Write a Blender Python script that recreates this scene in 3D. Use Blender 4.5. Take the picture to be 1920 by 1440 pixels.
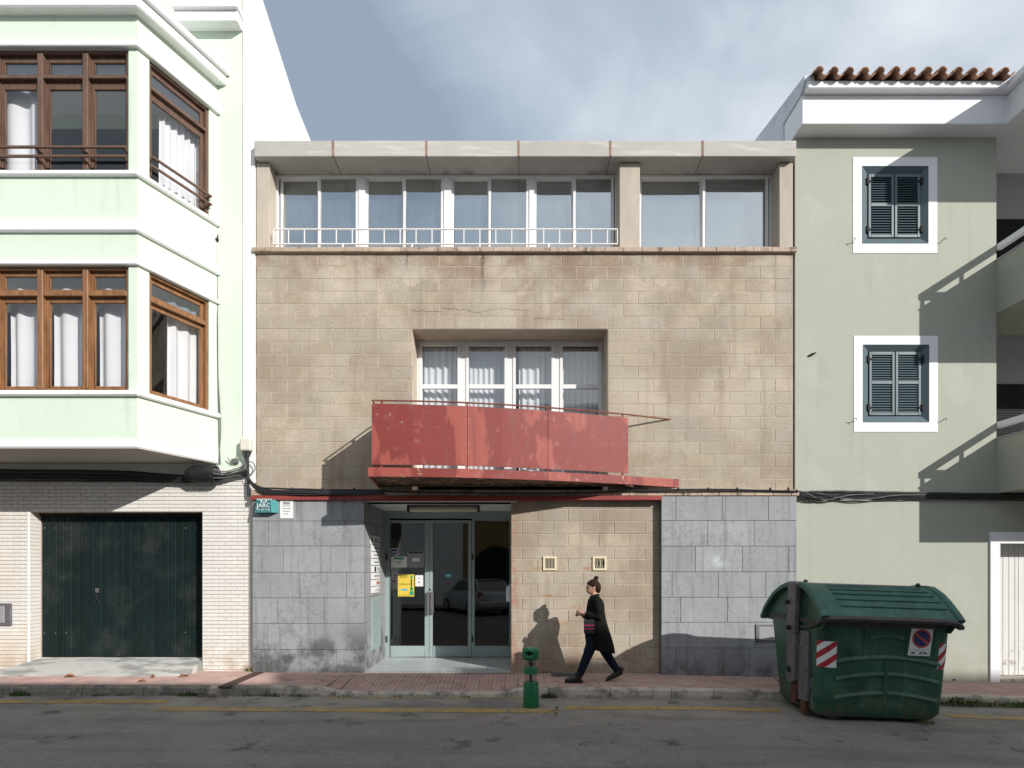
import bpy, bmesh, math, random
from mathutils import Vector, Matrix
for o in list(bpy.data.objects): bpy.data.objects.remove(o)
random.seed(7)
R = math.radians
scene = bpy.context.scene
COL = scene.collection

# ------------------------------------------------------------------ camera
F, D, EYE, HOR = 1088.0, 9.8, 1.77, 1067.0      # focal length in pixels of a 1920 wide picture, distance to the facade, eye height, horizon row
cam = bpy.data.cameras.new('camera'); camo = bpy.data.objects.new('camera', cam); COL.objects.link(camo)
camo.location = (0, -D, EYE); camo.rotation_euler = (R(90), 0, 0)
cam.sensor_width = 36; cam.lens = 36 * F / 1920; cam.shift_y = (HOR - 720) / 1920
cam.clip_start = 0.05; cam.clip_end = 2000
scene.camera = camo

# ------------------------------------------------------------------ sky, sun, exposure
SUN = Vector((1.0, -1.0, 0.64)).normalized()     # towards the sun
world = bpy.data.worlds.new('World'); scene.world = world; world.use_nodes = True
nt = world.node_tree; nt.nodes.clear()
def wn(t, **k):
    n = nt.nodes.new(t)
    for a, b in k.items(): setattr(n, a, b)
    return n
sky = wn('ShaderNodeTexSky', sky_type='NISHITA', sun_disc=False, sun_elevation=math.asin(SUN.z), sun_rotation=math.atan2(SUN.x, SUN.y))
sky.air_density = 1.2; sky.dust_density = 1.5
tc = wn('ShaderNodeTexCoord')
mp = wn('ShaderNodeMapping'); mp.inputs['Location'].default_value = (2.2, 0.5, 1.9); mp.inputs['Scale'].default_value = (1, 1, 1.5)
n1 = wn('ShaderNodeTexNoise'); n1.inputs['Scale'].default_value = 0.8; n1.inputs['Detail'].default_value = 6; n1.inputs['Roughness'].default_value = 0.5; n1.inputs['Distortion'].default_value = 0.35
nt.links.new(tc.outputs['Generated'], mp.inputs['Vector']); nt.links.new(mp.outputs[0], n1.inputs['Vector'])
rmp = wn('ShaderNodeValToRGB')
rmp.color_ramp.elements[0].position = 0.40; rmp.color_ramp.elements[0].color = (3.0, 3.65, 4.5, 1)
rmp.color_ramp.elements[1].position = 0.63; rmp.color_ramp.elements[1].color = (8.8, 9.1, 9.4, 1)
e = rmp.color_ramp.elements.new(0.5); e.color = (4.6, 5.35, 6.2, 1)
n2_ = wn('ShaderNodeTexNoise'); n2_.inputs['Scale'].default_value = 4.5; n2_.inputs['Detail'].default_value = 6; n2_.inputs['Roughness'].default_value = 0.55; n2_.inputs['Distortion'].default_value = 0.6
nt.links.new(mp.outputs[0], n2_.inputs['Vector'])
ma_ = wn('ShaderNodeMath', operation='MULTIPLY_ADD'); ma_.inputs[1].default_value = 0.18; nt.links.new(n2_.outputs[0], ma_.inputs[0])
mb_ = wn('ShaderNodeMath', operation='SUBTRACT'); mb_.inputs[1].default_value = 0.09; nt.links.new(n1.outputs[0], mb_.inputs[0]); nt.links.new(mb_.outputs[0], ma_.inputs[2])
nt.links.new(ma_.outputs[0], rmp.inputs[0])
mx = wn('ShaderNodeMix', data_type='RGBA'); mx.inputs[0].default_value = 0.85
nt.links.new(sky.outputs[0], mx.inputs[6]); nt.links.new(rmp.outputs[0], mx.inputs[7])
bg = wn('ShaderNodeBackground'); bg.inputs[1].default_value = 0.1
wo = wn('ShaderNodeOutputWorld')
nt.links.new(mx.outputs[2], bg.inputs[0]); nt.links.new(bg.outputs[0], wo.inputs[0])

sl = bpy.data.lights.new('sun', 'SUN'); sl.energy = 4.0; sl.angle = R(0.53); sl.color = (1.0, 0.965, 0.905)
so = bpy.data.objects.new('sun', sl); COL.objects.link(so); so.rotation_euler = (-SUN).to_track_quat('-Z', 'Y').to_euler()
so.location = (8, -12, 14)
vs = scene.view_settings
vs.view_transform = 'Standard'; vs.look = 'None'; vs.gamma = 1; vs.exposure = 0.24; vs.use_curve_mapping = False
scene.render.engine = 'CYCLES'

# ------------------------------------------------------------------ measuring helpers: a picture point on a known plane y -> metres
def S(y=0): return F / (D + y)
def X(px, y=0): return (px - 960) / S(y)
def Z(py, y=0): return EYE + (HOR - py) / S(y)
def lerp(a, b, t): return a + (b - a) * t
GZ = [(-14, .06), (-4.3, .05), (2.5, .012), (4.75, -.035), (8.2, -.14), (10, -.19), (14, -.24)]
def gz(x):                                       # the street falls gently to the right
    if x <= GZ[0][0]: return GZ[0][1]
    for (a, b), (c, d) in zip(GZ, GZ[1:]):
        if x <= c: return lerp(b, d, (x - a) / (c - a))
    return GZ[-1][1]

# ------------------------------------------------------------------ mesh helpers
WL = {}                                          # world location of each thing's empty
class G:
    def __init__(s): s.v = []; s.f = []
    def quad(s, *p):
        n = len(s.v); s.v += [tuple(q) for q in p]; s.f.append(tuple(range(n, n + len(p)))); return s
    def box(s, x0, x1, y0, y1, z0, z1):
        n = len(s.v)
        s.v += [(x, y, z) for z in (z0, z1) for y in (y0, y1) for x in (x0, x1)]
        for f in ((0, 2, 3, 1), (4, 5, 7, 6), (0, 1, 5, 4), (2, 6, 7, 3), (0, 4, 6, 2), (1, 3, 7, 5)): s.f.append(tuple(n + i for i in f))
        return s
    def prism(s, poly, axis, lo, hi):            # poly of 2D points extruded along an axis
        n = len(s.v); k = len(poly)
        for h in (lo, hi):
            for a, b in poly: s.v.append({'x': (h, a, b), 'y': (a, h, b), 'z': (a, b, h)}[axis])
        s.f.append(tuple(range(n + k - 1, n - 1, -1))); s.f.append(tuple(range(n + k, n + 2 * k)))
        for i in range(k): j = (i + 1) % k; s.f.append((n + i, n + j, n + k + j, n + k + i))
        return s
    def rings(s, rs, cap=True, closed=True):     # loft rings of equal length
        n = len(s.v); k = len(rs[0])
        for r in rs: s.v += [tuple(p) for p in r]
        for a in range(len(rs) - 1):
            for i in range(k if closed else k - 1):
                j = (i + 1) % k; s.f.append((n + a * k + i, n + a * k + j, n + (a + 1) * k + j, n + (a + 1) * k + i))
        if cap and closed:
            s.f.append(tuple(range(n + k - 1, n - 1, -1))); m = n + (len(rs) - 1) * k; s.f.append(tuple(range(m, m + k)))
        return s
    def tube(s, pts, r, n=8, flat=None):
        pts = [Vector(p) for p in pts]; rs = []
        for i, p in enumerate(pts):
            t = (pts[min(i + 1, len(pts) - 1)] - pts[max(i - 1, 0)]).normalized()
            if i == 0:
                up = Vector((0, 0, 1)) if abs(t.z) < .9 else Vector((0, 1, 0)); a = t.cross(up).normalized()
            else: a = (a - t * a.dot(t)).normalized()
            b = a.cross(t)
            rr = r[i] if isinstance(r, (list, tuple)) else r
            rx, ry = rr if isinstance(rr, tuple) else (rr, rr)
            rs.append([p + a * (rx * math.cos(2 * math.pi * k / n)) + b * (ry * math.sin(2 * math.pi * k / n)) for k in range(n)])
        return s.rings(rs)
    def lathe(s, prof, c, n=24, cap=True):       # prof: (radius, z)
        return s.rings([[(c[0] + r * math.cos(2 * math.pi * k / n), c[1] + r * math.sin(2 * math.pi * k / n), c[2] + z) for k in range(n)] for r, z in prof], cap)
    def ball(s, c, rx, ry, rz, n=14, m=9):
        return s.rings([[(c[0] + rx * math.sin(a) * math.cos(2 * math.pi * k / n), c[1] + ry * math.sin(a) * math.sin(2 * math.pi * k / n), c[2] - rz * math.cos(a)) for k in range(n)] for a in [max(.05, min(math.pi - .05, math.pi * i / m)) for i in range(m + 1)]])
    def plate(s, x0, x1, z0, z1, y0, y1, holes):  # a wall of thickness y0..y1 with rectangular openings
        xs = sorted({x0, x1, *[min(max(v, x0), x1) for h in holes for v in h[:2]]}); zs = sorted({z0, z1, *[min(max(v, z0), z1) for h in holes for v in h[2:]]})
        def solid(i, j):
            if i < 0 or j < 0 or i >= len(xs) - 1 or j >= len(zs) - 1: return False
            cx, cz = (xs[i] + xs[i + 1]) / 2, (zs[j] + zs[j + 1]) / 2
            return not any(h[0] < cx < h[1] and h[2] < cz < h[3] for h in holes)
        for i in range(len(xs) - 1):
            for j in range(len(zs) - 1):
                if not solid(i, j): continue
                a, b, c, d = xs[i], xs[i + 1], zs[j], zs[j + 1]
                s.quad((a, y0, c), (b, y0, c), (b, y0, d), (a, y0, d)); s.quad((a, y1, c), (a, y1, d), (b, y1, d), (b, y1, c))
                if not solid(i - 1, j): s.quad((a, y0, c), (a, y0, d), (a, y1, d), (a, y1, c))
                if not solid(i + 1, j): s.quad((b, y0, c), (b, y1, c), (b, y1, d), (b, y0, d))
                if not solid(i, j - 1): s.quad((a, y0, c), (a, y1, c), (b, y1, c), (b, y0, c))
                if not solid(i, j + 1): s.quad((a, y0, d), (b, y0, d), (b, y1, d), (a, y1, d))
        return s
    def mesh(s, name, m, T=None, off=(0, 0, 0), smooth=False, bevel=0, weld=True, recalc=True):
        me = bpy.data.meshes.new(name)
        vs_ = [T(*p) for p in s.v] if T else s.v
        me.from_pydata([(p[0] - off[0], p[1] - off[1], p[2] - off[2]) for p in vs_], [], s.f)
        b = bmesh.new(); b.from_mesh(me)
        if weld: bmesh.ops.remove_doubles(b, verts=b.verts, dist=1e-5)
        if recalc: bmesh.ops.recalc_face_normals(b, faces=b.faces)
        if bevel: bmesh.ops.bevel(b, geom=[e for e in b.edges if len(e.link_faces) == 2 and e.calc_face_angle(0) > .5], offset=bevel, segments=1, affect='EDGES', clamp_overlap=True)
        b.to_mesh(me); b.free()
        if smooth:
            me.polygons.foreach_set('use_smooth', [True] * len(me.polygons))
            try: me.set_sharp_from_angle(angle=R(40))
            except Exception: pass
        if m: me.materials.append(m)
        return me
    def build(s, name, m, parent=None, local=False, **k):
        off = (0, 0, 0) if (local or parent is None) else WL.get(parent.name, (0, 0, 0))
        o = bpy.data.objects.new(name, s.mesh(name, m, off=off, **k)); COL.objects.link(o)
        if parent: o.parent = parent; WL[o.name] = WL.get(parent.name, (0, 0, 0))
        return o
def tag(o, label=None, cat=None, group=None, kind=None):
    if label: o['label'] = label
    if cat: o['category'] = cat
    if group: o['group'] = group
    if kind: o['kind'] = kind
    return o
def thing(name, loc, label, cat, group=None, rot=None):
    o = bpy.data.objects.new(name, None); COL.objects.link(o); o.location = loc; o.empty_display_size = .2
    if rot: o.rotation_euler = rot
    WL[o.name] = tuple(loc); return tag(o, label, cat, group)
def put(name, me, parent, pos, rot=None):         # a piece that shares mesh data, its position given in the world
    o = bpy.data.objects.new(name, me); COL.objects.link(o)
    w = WL.get(parent.name, (0, 0, 0)) if parent else (0, 0, 0)
    o.location = (pos[0] - w[0], pos[1] - w[1], pos[2] - w[2])
    if rot: o.rotation_euler = rot
    if parent: o.parent = parent
    return o
def kid(name, g, m, parent, **k): return g.build(name, m, parent, **k)
def one(name, g, m, label, cat, group=None, **k):  # a thing that is one mesh, origin at its base centre
    xs = [p[0] for p in g.v]; ys = [p[1] for p in g.v]; zs = [p[2] for p in g.v]
    c = ((min(xs) + max(xs)) / 2, (min(ys) + max(ys)) / 2, min(zs))
    g.v = [(p[0] - c[0], p[1] - c[1], p[2] - c[2]) for p in g.v]
    o = g.build(name, m, None, **k); o.location = c; WL[o.name] = c
    return tag(o, label, cat, group)
def text(name, s, m, parent, size, loc, rot=(R(90), 0, 0), thick=.0008, align='CENTER', sx=1, local=False):
    c = bpy.data.curves.new('t', 'FONT'); c.body = s; c.size = size; c.align_x = align; c.align_y = 'CENTER'; c.extrude = thick; c.resolution_u = 2
    t = bpy.data.objects.new('t', c); COL.objects.link(t)
    me = bpy.data.meshes.new_from_object(t.evaluated_get(bpy.context.evaluated_depsgraph_get())); bpy.data.objects.remove(t)
    me.materials.clear(); me.materials.append(m)
    me.transform(Matrix.Diagonal((sx, 1, 1, 1)))
    if local:
        o = bpy.data.objects.new(name, me); COL.objects.link(o); o.parent = parent; o.location = loc; o.rotation_euler = rot; return o
    return put(name, me, parent, loc, rot)

# ------------------------------------------------------------------ procedural materials
def mat(name, col, rough=.8, v1=None, v2=None, rnd=0, bump=None, metal=0, spec=.5, extra=None, stretch=None, alpha=None, coat=0, hue=0):
    m = bpy.data.materials.new(name); m.use_nodes = True; t = m.node_tree; N = t.nodes; Lk = t.links
    p = N['Principled BSDF']; p.inputs['Roughness'].default_value = rough; p.inputs['Metallic'].default_value = metal; p.inputs['Specular IOR Level'].default_value = spec
    if coat: p.inputs['Coat Weight'].default_value = coat
    geo = N.new('ShaderNodeNewGeometry'); vec = geo.outputs['Position']
    if stretch:
        q = N.new('ShaderNodeVectorMath'); q.operation = 'MULTIPLY'; q.inputs[1].default_value = stretch; Lk.new(vec, q.inputs[0]); vec = q.outputs[0]
    c = N.new('ShaderNodeRGB'); c.outputs[0].default_value = (*col, 1); out = c.outputs[0]
    def noise(sc, det=6, rg=.6):
        n = N.new('ShaderNodeTexNoise'); n.inputs['Scale'].default_value = sc; n.inputs['Detail'].default_value = det; n.inputs['Roughness'].default_value = rg; Lk.new(vec, n.inputs['Vector']); return n.outputs[0]
    def scale(o, fac, a):
        r = N.new('ShaderNodeMapRange'); r.inputs[1].default_value = .25; r.inputs[2].default_value = .75; r.inputs[3].default_value = 1 - a; r.inputs[4].default_value = 1 + a; Lk.new(fac, r.inputs[0])
        q = N.new('ShaderNodeVectorMath'); q.operation = 'SCALE'; Lk.new(o, q.inputs[0]); Lk.new(r.outputs[0], q.inputs['Scale']); return q.outputs[0]
    for v in (v1, v2):
        if v: out = scale(out, noise(v[0]), v[1])
    if rnd or hue:
        oi = N.new('ShaderNodeObjectInfo')
        if rnd:
            r = N.new('ShaderNodeMapRange'); r.inputs[3].default_value = 1 - rnd; r.inputs[4].default_value = 1 + rnd; Lk.new(oi.outputs['Random'], r.inputs[0])
            q = N.new('ShaderNodeVectorMath'); q.operation = 'SCALE'; Lk.new(out, q.inputs[0]); Lk.new(r.outputs[0], q.inputs['Scale']); out = q.outputs[0]
        if hue:
            r = N.new('ShaderNodeMath'); r.operation = 'MULTIPLY'; r.inputs[1].default_value = 7.31; Lk.new(oi.outputs['Random'], r.inputs[0])
            r2 = N.new('ShaderNodeMath'); r2.operation = 'FRACT'; Lk.new(r.outputs[0], r2.inputs[0])
            r3 = N.new('ShaderNodeMapRange'); r3.inputs[3].default_value = 1 - hue; r3.inputs[4].default_value = 1 + hue * .35; Lk.new(r2.outputs[0], r3.inputs[0])
            hs = N.new('ShaderNodeHueSaturation'); Lk.new(r3.outputs[0], hs.inputs['Saturation']); Lk.new(out, hs.inputs['Color']); out = hs.outputs[0]
    if extra: out = extra(t, geo.outputs['Position'], out, noise)
    Lk.new(out, p.inputs['Base Color'])
    if bump:
        b = N.new('ShaderNodeBump'); b.inputs['Strength'].default_value = bump[1]; b.inputs['Distance'].default_value = .01 if len(bump) < 3 else bump[2]
        Lk.new(noise(bump[0], 4), b.inputs['Height']); Lk.new(b.outputs[0], p.inputs['Normal'])
    if alpha is not None: p.inputs['Alpha'].default_value = alpha
    return m
class E:                                          # short hand for masks inside a material
    def __init__(s, t, pos):
        s.t = t; x = t.nodes.new('ShaderNodeSeparateXYZ'); t.links.new(pos, x.inputs[0]); s.x, s.y, s.z = x.outputs
    def m(s, op, a, b=None, c=None):
        n = s.t.nodes.new('ShaderNodeMath'); n.operation = op
        for i, q in enumerate((a, b, c)):
            if q is None: continue
            if isinstance(q, (int, float)): n.inputs[i].default_value = q
            else: s.t.links.new(q, n.inputs[i])
        return n.outputs[0]
    def ramp(s, v, a, b, smooth=True):            # 0 at a, 1 at b
        n = s.t.nodes.new('ShaderNodeMapRange'); n.interpolation_type = 'SMOOTHSTEP' if smooth else 'LINEAR'
        if a <= b: n.inputs[1].default_value = a; n.inputs[2].default_value = b
        else: n.inputs[1].default_value = b; n.inputs[2].default_value = a; n.inputs[3].default_value = 1; n.inputs[4].default_value = 0
        s.t.links.new(v, n.inputs[0]); return n.outputs[0]
    def near(s, v, c, w): return s.ramp(s.m('ABSOLUTE', s.m('SUBTRACT', v, c)), w, 0)
    def mul(s, *a):
        o = a[0]
        for q in a[1:]: o = s.m('MULTIPLY', o, q)
        return o
    def mix(s, col, tint, fac, mode='MIX'):
        n = s.t.nodes.new('ShaderNodeMix'); n.data_type = 'RGBA'; n.blend_type = mode; n.clamp_factor = True
        if isinstance(fac, (int, float)): n.inputs[0].default_value = fac
        else: s.t.links.new(fac, n.inputs[0])
        s.t.links.new(col, n.inputs[6])
        if isinstance(tint, tuple): n.inputs[7].default_value = (*tint, 1)
        else: s.t.links.new(tint, n.inputs[7])
        return n.outputs[2]
def glass(name, refl, tint=(.8, .85, .85), rough=0.0, rcol=(1, 1, 1), wav=0.0):
    m = bpy.data.materials.new(name); m.use_nodes = True; t = m.node_tree; N = t.nodes; N.clear(); Lk = t.links
    o = N.new('ShaderNodeOutputMaterial'); mi = N.new('ShaderNodeMixShader'); tr = N.new('ShaderNodeBsdfTransparent'); gl = N.new('ShaderNodeBsdfGlossy')
    tr.inputs[0].default_value = (*tint, 1); gl.inputs['Roughness'].default_value = rough; gl.inputs[0].default_value = (*rcol, 1)
    lw = N.new('ShaderNodeLayerWeight'); lw.inputs[0].default_value = .5
    pw = N.new('ShaderNodeMath'); pw.operation = 'POWER'; pw.inputs[1].default_value = 5; Lk.new(lw.outputs['Facing'], pw.inputs[0])
    fr = N.new('ShaderNodeMath'); fr.operation = 'MULTIPLY'; fr.inputs[1].default_value = .9; Lk.new(pw.outputs[0], fr.inputs[0])
    ma = N.new('ShaderNodeMath'); ma.operation = 'ADD'; ma.inputs[1].default_value = refl + .035; ma.use_clamp = True
    Lk.new(fr.outputs[0], ma.inputs[0]); Lk.new(ma.outputs[0], mi.inputs[0]); Lk.new(tr.outputs[0], mi.inputs[1]); Lk.new(gl.outputs[0], mi.inputs[2]); Lk.new(mi.outputs[0], o.inputs[0])
    if wav:
        g = N.new('ShaderNodeNewGeometry'); n = N.new('ShaderNodeTexNoise'); n.inputs['Scale'].default_value = 1.6; n.inputs['Detail'].default_value = 1; Lk.new(g.outputs['Position'], n.inputs['Vector'])
        b = N.new('ShaderNodeBump'); b.inputs['Strength'].default_value = wav; b.inputs['Distance'].default_value = .02; Lk.new(n.outputs[0], b.inputs['Height']); Lk.new(b.outputs[0], gl.inputs['Normal'])
    return m

def ex_block(t, pos, col, noise):
    e = E(t, pos)
    sp = e.ramp(noise(38, 3, .6), .55, .72)                       # dark grit of the split block
    col = e.mix(col, (.12, .10, .08), e.m('MULTIPLY', sp, .62))
    sp2 = e.ramp(noise(31, 3, .6), .56, .72); col = e.mix(col, (.62, .54, .43), e.m('MULTIPLY', sp2, .45))
    col = e.mix(col, (.58, .51, .415), e.m('MULTIPLY', e.ramp(noise(.55, 5, .6), .47, .66), .45))
    col = e.mix(col, (.28, .215, .16), e.m('MULTIPLY', e.ramp(noise(.62, 5, .62), .54, .40), .5))
    vv = t.nodes.new('ShaderNodeVectorMath'); vv.operation = 'MULTIPLY'; vv.inputs[1].default_value = (5.5, 5.5, .45); t.links.new(pos, vv.inputs[0])
    ns = t.nodes.new('ShaderNodeTexNoise'); ns.inputs['Scale'].default_value = 1.0; ns.inputs['Detail'].default_value = 5; t.links.new(vv.outputs[0], ns.inputs['Vector'])
    col = e.mix(col, (.25, .195, .145), e.m('MULTIPLY', e.ramp(ns.outputs[0], .52, .72), .45))
    grey = e.ramp(noise(.9, 4), .5, .7); col = e.mix(col, (.42, .39, .35), e.m('MULTIPLY', grey, .45))
    top = e.mul(e.ramp(e.z, 6.35, 7.08), e.ramp(noise(1.7, 5), .40, .62))   # rust-brown run-off under the coping
    col = e.mix(col, (.22, .125, .085), e.m('MULTIPLY', top, .62))
    pale = e.mul(e.near(e.z, 6.5, .45), e.ramp(noise(2.6, 4), .54, .66)); col = e.mix(col, (.62, .53, .44), e.m('MULTIPLY', pale, .6))
    for cx, w, zlo, a in ((X(905), .07, 6.05, .85), (X(765), .06, 6.75, .8), (X(1205), .05, 6.85, .5), (X(640), .05, 6.9, .4)):
        dx = e.m('ADD', e.x, e.m('MULTIPLY', e.m('SUBTRACT', noise(6, 3), .5), .16))
        st = e.mul(e.near(dx, cx, w), e.ramp(e.z, zlo, 7.1), e.ramp(noise(22, 4), .3, .6)); col = e.mix(col, (.045, .04, .03), e.m('MULTIPLY', st, a))
    low = e.mul(e.ramp(e.z, .75, .05), e.ramp(noise(3.2, 4), .38, .6)); col = e.mix(col, (.30, .17, .10), e.m('MULTIPLY', low, .6))
    for cx, cz, w in ((1012, 1066, .22), (1100, 1066, .12), (1080, 1138, .14), (1055, 1168, .2), (1030, 1117, .18), (1090, 1146, .06)):
        r_ = e.mul(e.near(e.x, X(cx), w), e.near(e.z, Z(cz), .045), e.ramp(noise(9, 4), .34, .58)); col = e.mix(col, (.42, .15, .05), e.m('MULTIPLY', r_, .75))
    edge = e.mul(e.near(e.x, 0.02, .16), e.ramp(e.z, 3.0, 2.7), e.ramp(noise(7, 4), .42, .6)); col = e.mix(col, (.42, .17, .12), e.m('MULTIPLY', edge, .65))
    return col
def ex_stone(t, pos, col, noise):
    e = E(t, pos)
    ln = e.near(noise(5.5, 5, .65), .5, .018); col = e.mix(col, (.14, .14, .15), e.m('MULTIPLY', e.mul(ln, e.ramp(noise(1.6, 3), .45, .6)), .7))
    sp = e.ramp(noise(14, 4), .58, .72); col = e.mix(col, (.20, .20, .21), e.m('MULTIPLY', sp, .5))
    pale = e.mul(e.near(e.x, X(1344), .2), e.near(e.z, Z(1052), .16), e.ramp(noise(6), .4, .6)); col = e.mix(col, (.62, .66, .68), e.m('MULTIPLY', pale, .7))
    wet = e.mul(e.ramp(e.z, 1.05, .3), e.ramp(noise(2.3, 5, .65), .42, .62), e.ramp(e.x, 2.0, -1.5)); col = e.mix(col, (.045, .045, .047), e.m('MULTIPLY', wet, .8))
    foot = e.mul(e.ramp(e.z, .42, .02), e.ramp(noise(4.3, 5, .65), .36, .62)); col = e.mix(col, (.10, .10, .095), e.m('MULTIPLY', foot, .75))
    v = t.nodes.new('ShaderNodeVectorMath'); v.operation = 'MULTIPLY'; v.inputs[1].default_value = (9, 9, .7); t.links.new(pos, v.inputs[0])
    n = t.nodes.new('ShaderNodeTexNoise'); n.inputs['Scale'].default_value = 1.4; n.inputs['Detail'].default_value = 5; t.links.new(v.outputs[0], n.inputs['Vector'])
    col = e.mix(col, (.17, .17, .18), e.m('MULTIPLY', e.ramp(n.outputs[0], .5, .72), .5))
    return col
def ex_red(t, pos, col, noise):
    e = E(t, pos)
    v = t.nodes.new('ShaderNodeVectorMath'); v.operation = 'MULTIPLY'; v.inputs[1].default_value = (1.5, 1.5, .55); t.links.new(pos, v.inputs[0])
    n = t.nodes.new('ShaderNodeTexNoise'); n.inputs['Scale'].default_value = 1.25; n.inputs['Detail'].default_value = 6; n.inputs['Roughness'].default_value = .55; t.links.new(v.outputs[0], n.inputs['Vector'])
    fade = e.ramp(n.outputs[0], .47, .54); col = e.mix(col, (.36, .082, .06), e.m('MULTIPLY', fade, .85))
    col = e.mix(col, (.40, .16, .13), e.m('MULTIPLY', e.ramp(noise(5.5, 6, .7), .56, .68), .45)); col = e.mix(col, (.17, .035, .03), e.m('MULTIPLY', e.near(n.outputs[0], .485, .02), .6))
    v2 = t.nodes.new('ShaderNodeVectorMath'); v2.operation = 'MULTIPLY'; v2.inputs[1].default_value = (11, 11, .8); t.links.new(pos, v2.inputs[0])
    n2 = t.nodes.new('ShaderNodeTexNoise'); n2.inputs['Scale'].default_value = 1.0; n2.inputs['Detail'].default_value = 4; t.links.new(v2.outputs[0], n2.inputs['Vector'])
    col = e.mix(col, (.20, .045, .04), e.m('MULTIPLY', e.ramp(n2.outputs[0], .5, .72), .75))
    col = e.mix(col, (.10, .05, .035), e.m('MULTIPLY', e.mul(e.ramp(noise(14, 6, .7), .5, .62), e.m('MAXIMUM', e.near(e.z, 3.345, .05), e.near(e.z, 4.24, .03))), .8))
    fl = e.mul(e.ramp(noise(9, 5, .7), .62, .66), e.ramp(e.x, -.9, -1.5), e.near(e.z, 3.95, .35)); col = e.mix(col, (.42, .36, .36), e.m('MULTIPLY', fl, .85))
    fl2 = e.mul(e.ramp(noise(12, 5, .7), .63, .67), e.ramp(e.z, 3.31, 3.27)); col = e.mix(col, (.5, .36, .27), e.m('MULTIPLY', fl2, .9))
    return col
def ex_slab(t, pos, col, noise):
    e = E(t, pos)
    col = e.mix(col, (.14, .11, .085), e.m('MULTIPLY', e.mul(e.ramp(noise(3.5, 5), .45, .65), e.ramp(e.y, .1, .33)), .7))
    v = t.nodes.new('ShaderNodeVectorMath'); v.operation = 'MULTIPLY'; v.inputs[1].default_value = (1, 1, 9); t.links.new(pos, v.inputs[0])
    n = t.nodes.new('ShaderNodeTexNoise'); n.inputs['Scale'].default_value = 1.6; n.inputs['Detail'].default_value = 5; t.links.new(v.outputs[0], n.inputs['Vector'])
    col = e.mix(col, (.62, .60, .57), e.m('MULTIPLY', e.ramp(n.outputs[0], .5, .7), .6)); return col
def ex_under(t, pos, col, noise):
    e = E(t, pos)
    col = e.mix(col, (.50, .38, .28), e.ramp(noise(7, 6, .7), .55, .62)); col = e.mix(col, (.04, .025, .02), e.m('MULTIPLY', e.ramp(noise(4, 5), .5, .65), .8)); return col
def ex_plaster(t, pos, col, noise):
    e = E(t, pos)
    ln = e.near(noise(2.1, 6, .6), .5, .006); col = e.mix(col, (.27, .28, .22), e.m('MULTIPLY', e.mul(ln, e.ramp(noise(1.1, 2), .56, .66)), .35))
    vv = t.nodes.new('ShaderNodeVectorMath'); vv.operation = 'MULTIPLY'; vv.inputs[1].default_value = (4.5, 4.5, .35); t.links.new(pos, vv.inputs[0])
    ns = t.nodes.new('ShaderNodeTexNoise'); ns.inputs['Scale'].default_value = 1.0; ns.inputs['Detail'].default_value = 5; t.links.new(vv.outputs[0], ns.inputs['Vector'])
    col = e.mix(col, (.33, .335, .27), e.m('MULTIPLY', e.mul(e.ramp(ns.outputs[0], .5, .72), e.ramp(noise(.7, 4), .4, .62)), .4))
    col = e.mix(col, (.50, .51, .45), e.m('MULTIPLY', e.ramp(noise(1.1, 5, .6), .55, .68), .35))
    foot = e.mul(e.ramp(e.z, .5, -.1), e.ramp(noise(3, 4), .42, .62)); col = e.mix(col, (.36, .33, .25), e.m('MULTIPLY', foot, .5)); return col
def ex_render(t, pos, col, noise):
    e = E(t, pos)
    vv = t.nodes.new('ShaderNodeVectorMath'); vv.operation = 'MULTIPLY'; vv.inputs[1].default_value = (7, 7, .5); t.links.new(pos, vv.inputs[0])
    ns = t.nodes.new('ShaderNodeTexNoise'); ns.inputs['Scale'].default_value = 1.0; ns.inputs['Detail'].default_value = 5; t.links.new(vv.outputs[0], ns.inputs['Vector'])
    col = e.mix(col, (.42, .45, .38), e.m('MULTIPLY', e.mul(e.ramp(ns.outputs[0], .52, .74), e.ramp(noise(.9, 4), .4, .62)), .28))
    ln = e.mul(e.near(noise(2.6, 6, .6), .5, .005), e.ramp(noise(.8, 2), .5, .6)); col = e.mix(col, (.40, .42, .36), e.m('MULTIPLY', ln, .4))
    return e.mix(col, (.35, .34, .30), e.m('MULTIPLY', e.mul(e.ramp(noise(18, 5, .7), .62, .70), e.ramp(noise(1.3, 3), .52, .62)), .35))
def ex_road(t, pos, col, noise):
    e = E(t, pos)
    sp = e.ramp(noise(55, 3, .65), .54, .70); col = e.mix(col, (.30, .29, .27), e.m('MULTIPLY', sp, .75))
    sp = e.ramp(noise(48, 3, .65), .54, .68); col = e.mix(col, (.035, .035, .035), e.m('MULTIPLY', sp, .7))
    dust = e.mul(e.ramp(e.y, -3.4, -1.5), e.ramp(noise(1.3, 5), .34, .60)); col = e.mix(col, (.34, .305, .265), e.m('MULTIPLY', dust, .7))
    v = t.nodes.new('ShaderNodeVectorMath'); v.operation = 'MULTIPLY'; v.inputs[1].default_value = (.25, 2.2, 1); t.links.new(pos, v.inputs[0])
    n = t.nodes.new('ShaderNodeTexNoise'); n.inputs['Scale'].default_value = 1.4; n.inputs['Detail'].default_value = 5; t.links.new(v.outputs[0], n.inputs['Vector'])
    col = e.mix(col, (.09, .085, .08), e.m('MULTIPLY', e.ramp(n.outputs[0], .48, .7), .4))
    oil = e.ramp(noise(2.4, 5, .65), .58, .70); col = e.mix(col, (.045, .042, .04), e.m('MULTIPLY', oil, .65)); col = e.mix(col, (.27, .25, .23), e.m('MULTIPLY', e.ramp(noise(.8, 5, .6), .52, .68), .35)); return col
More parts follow.
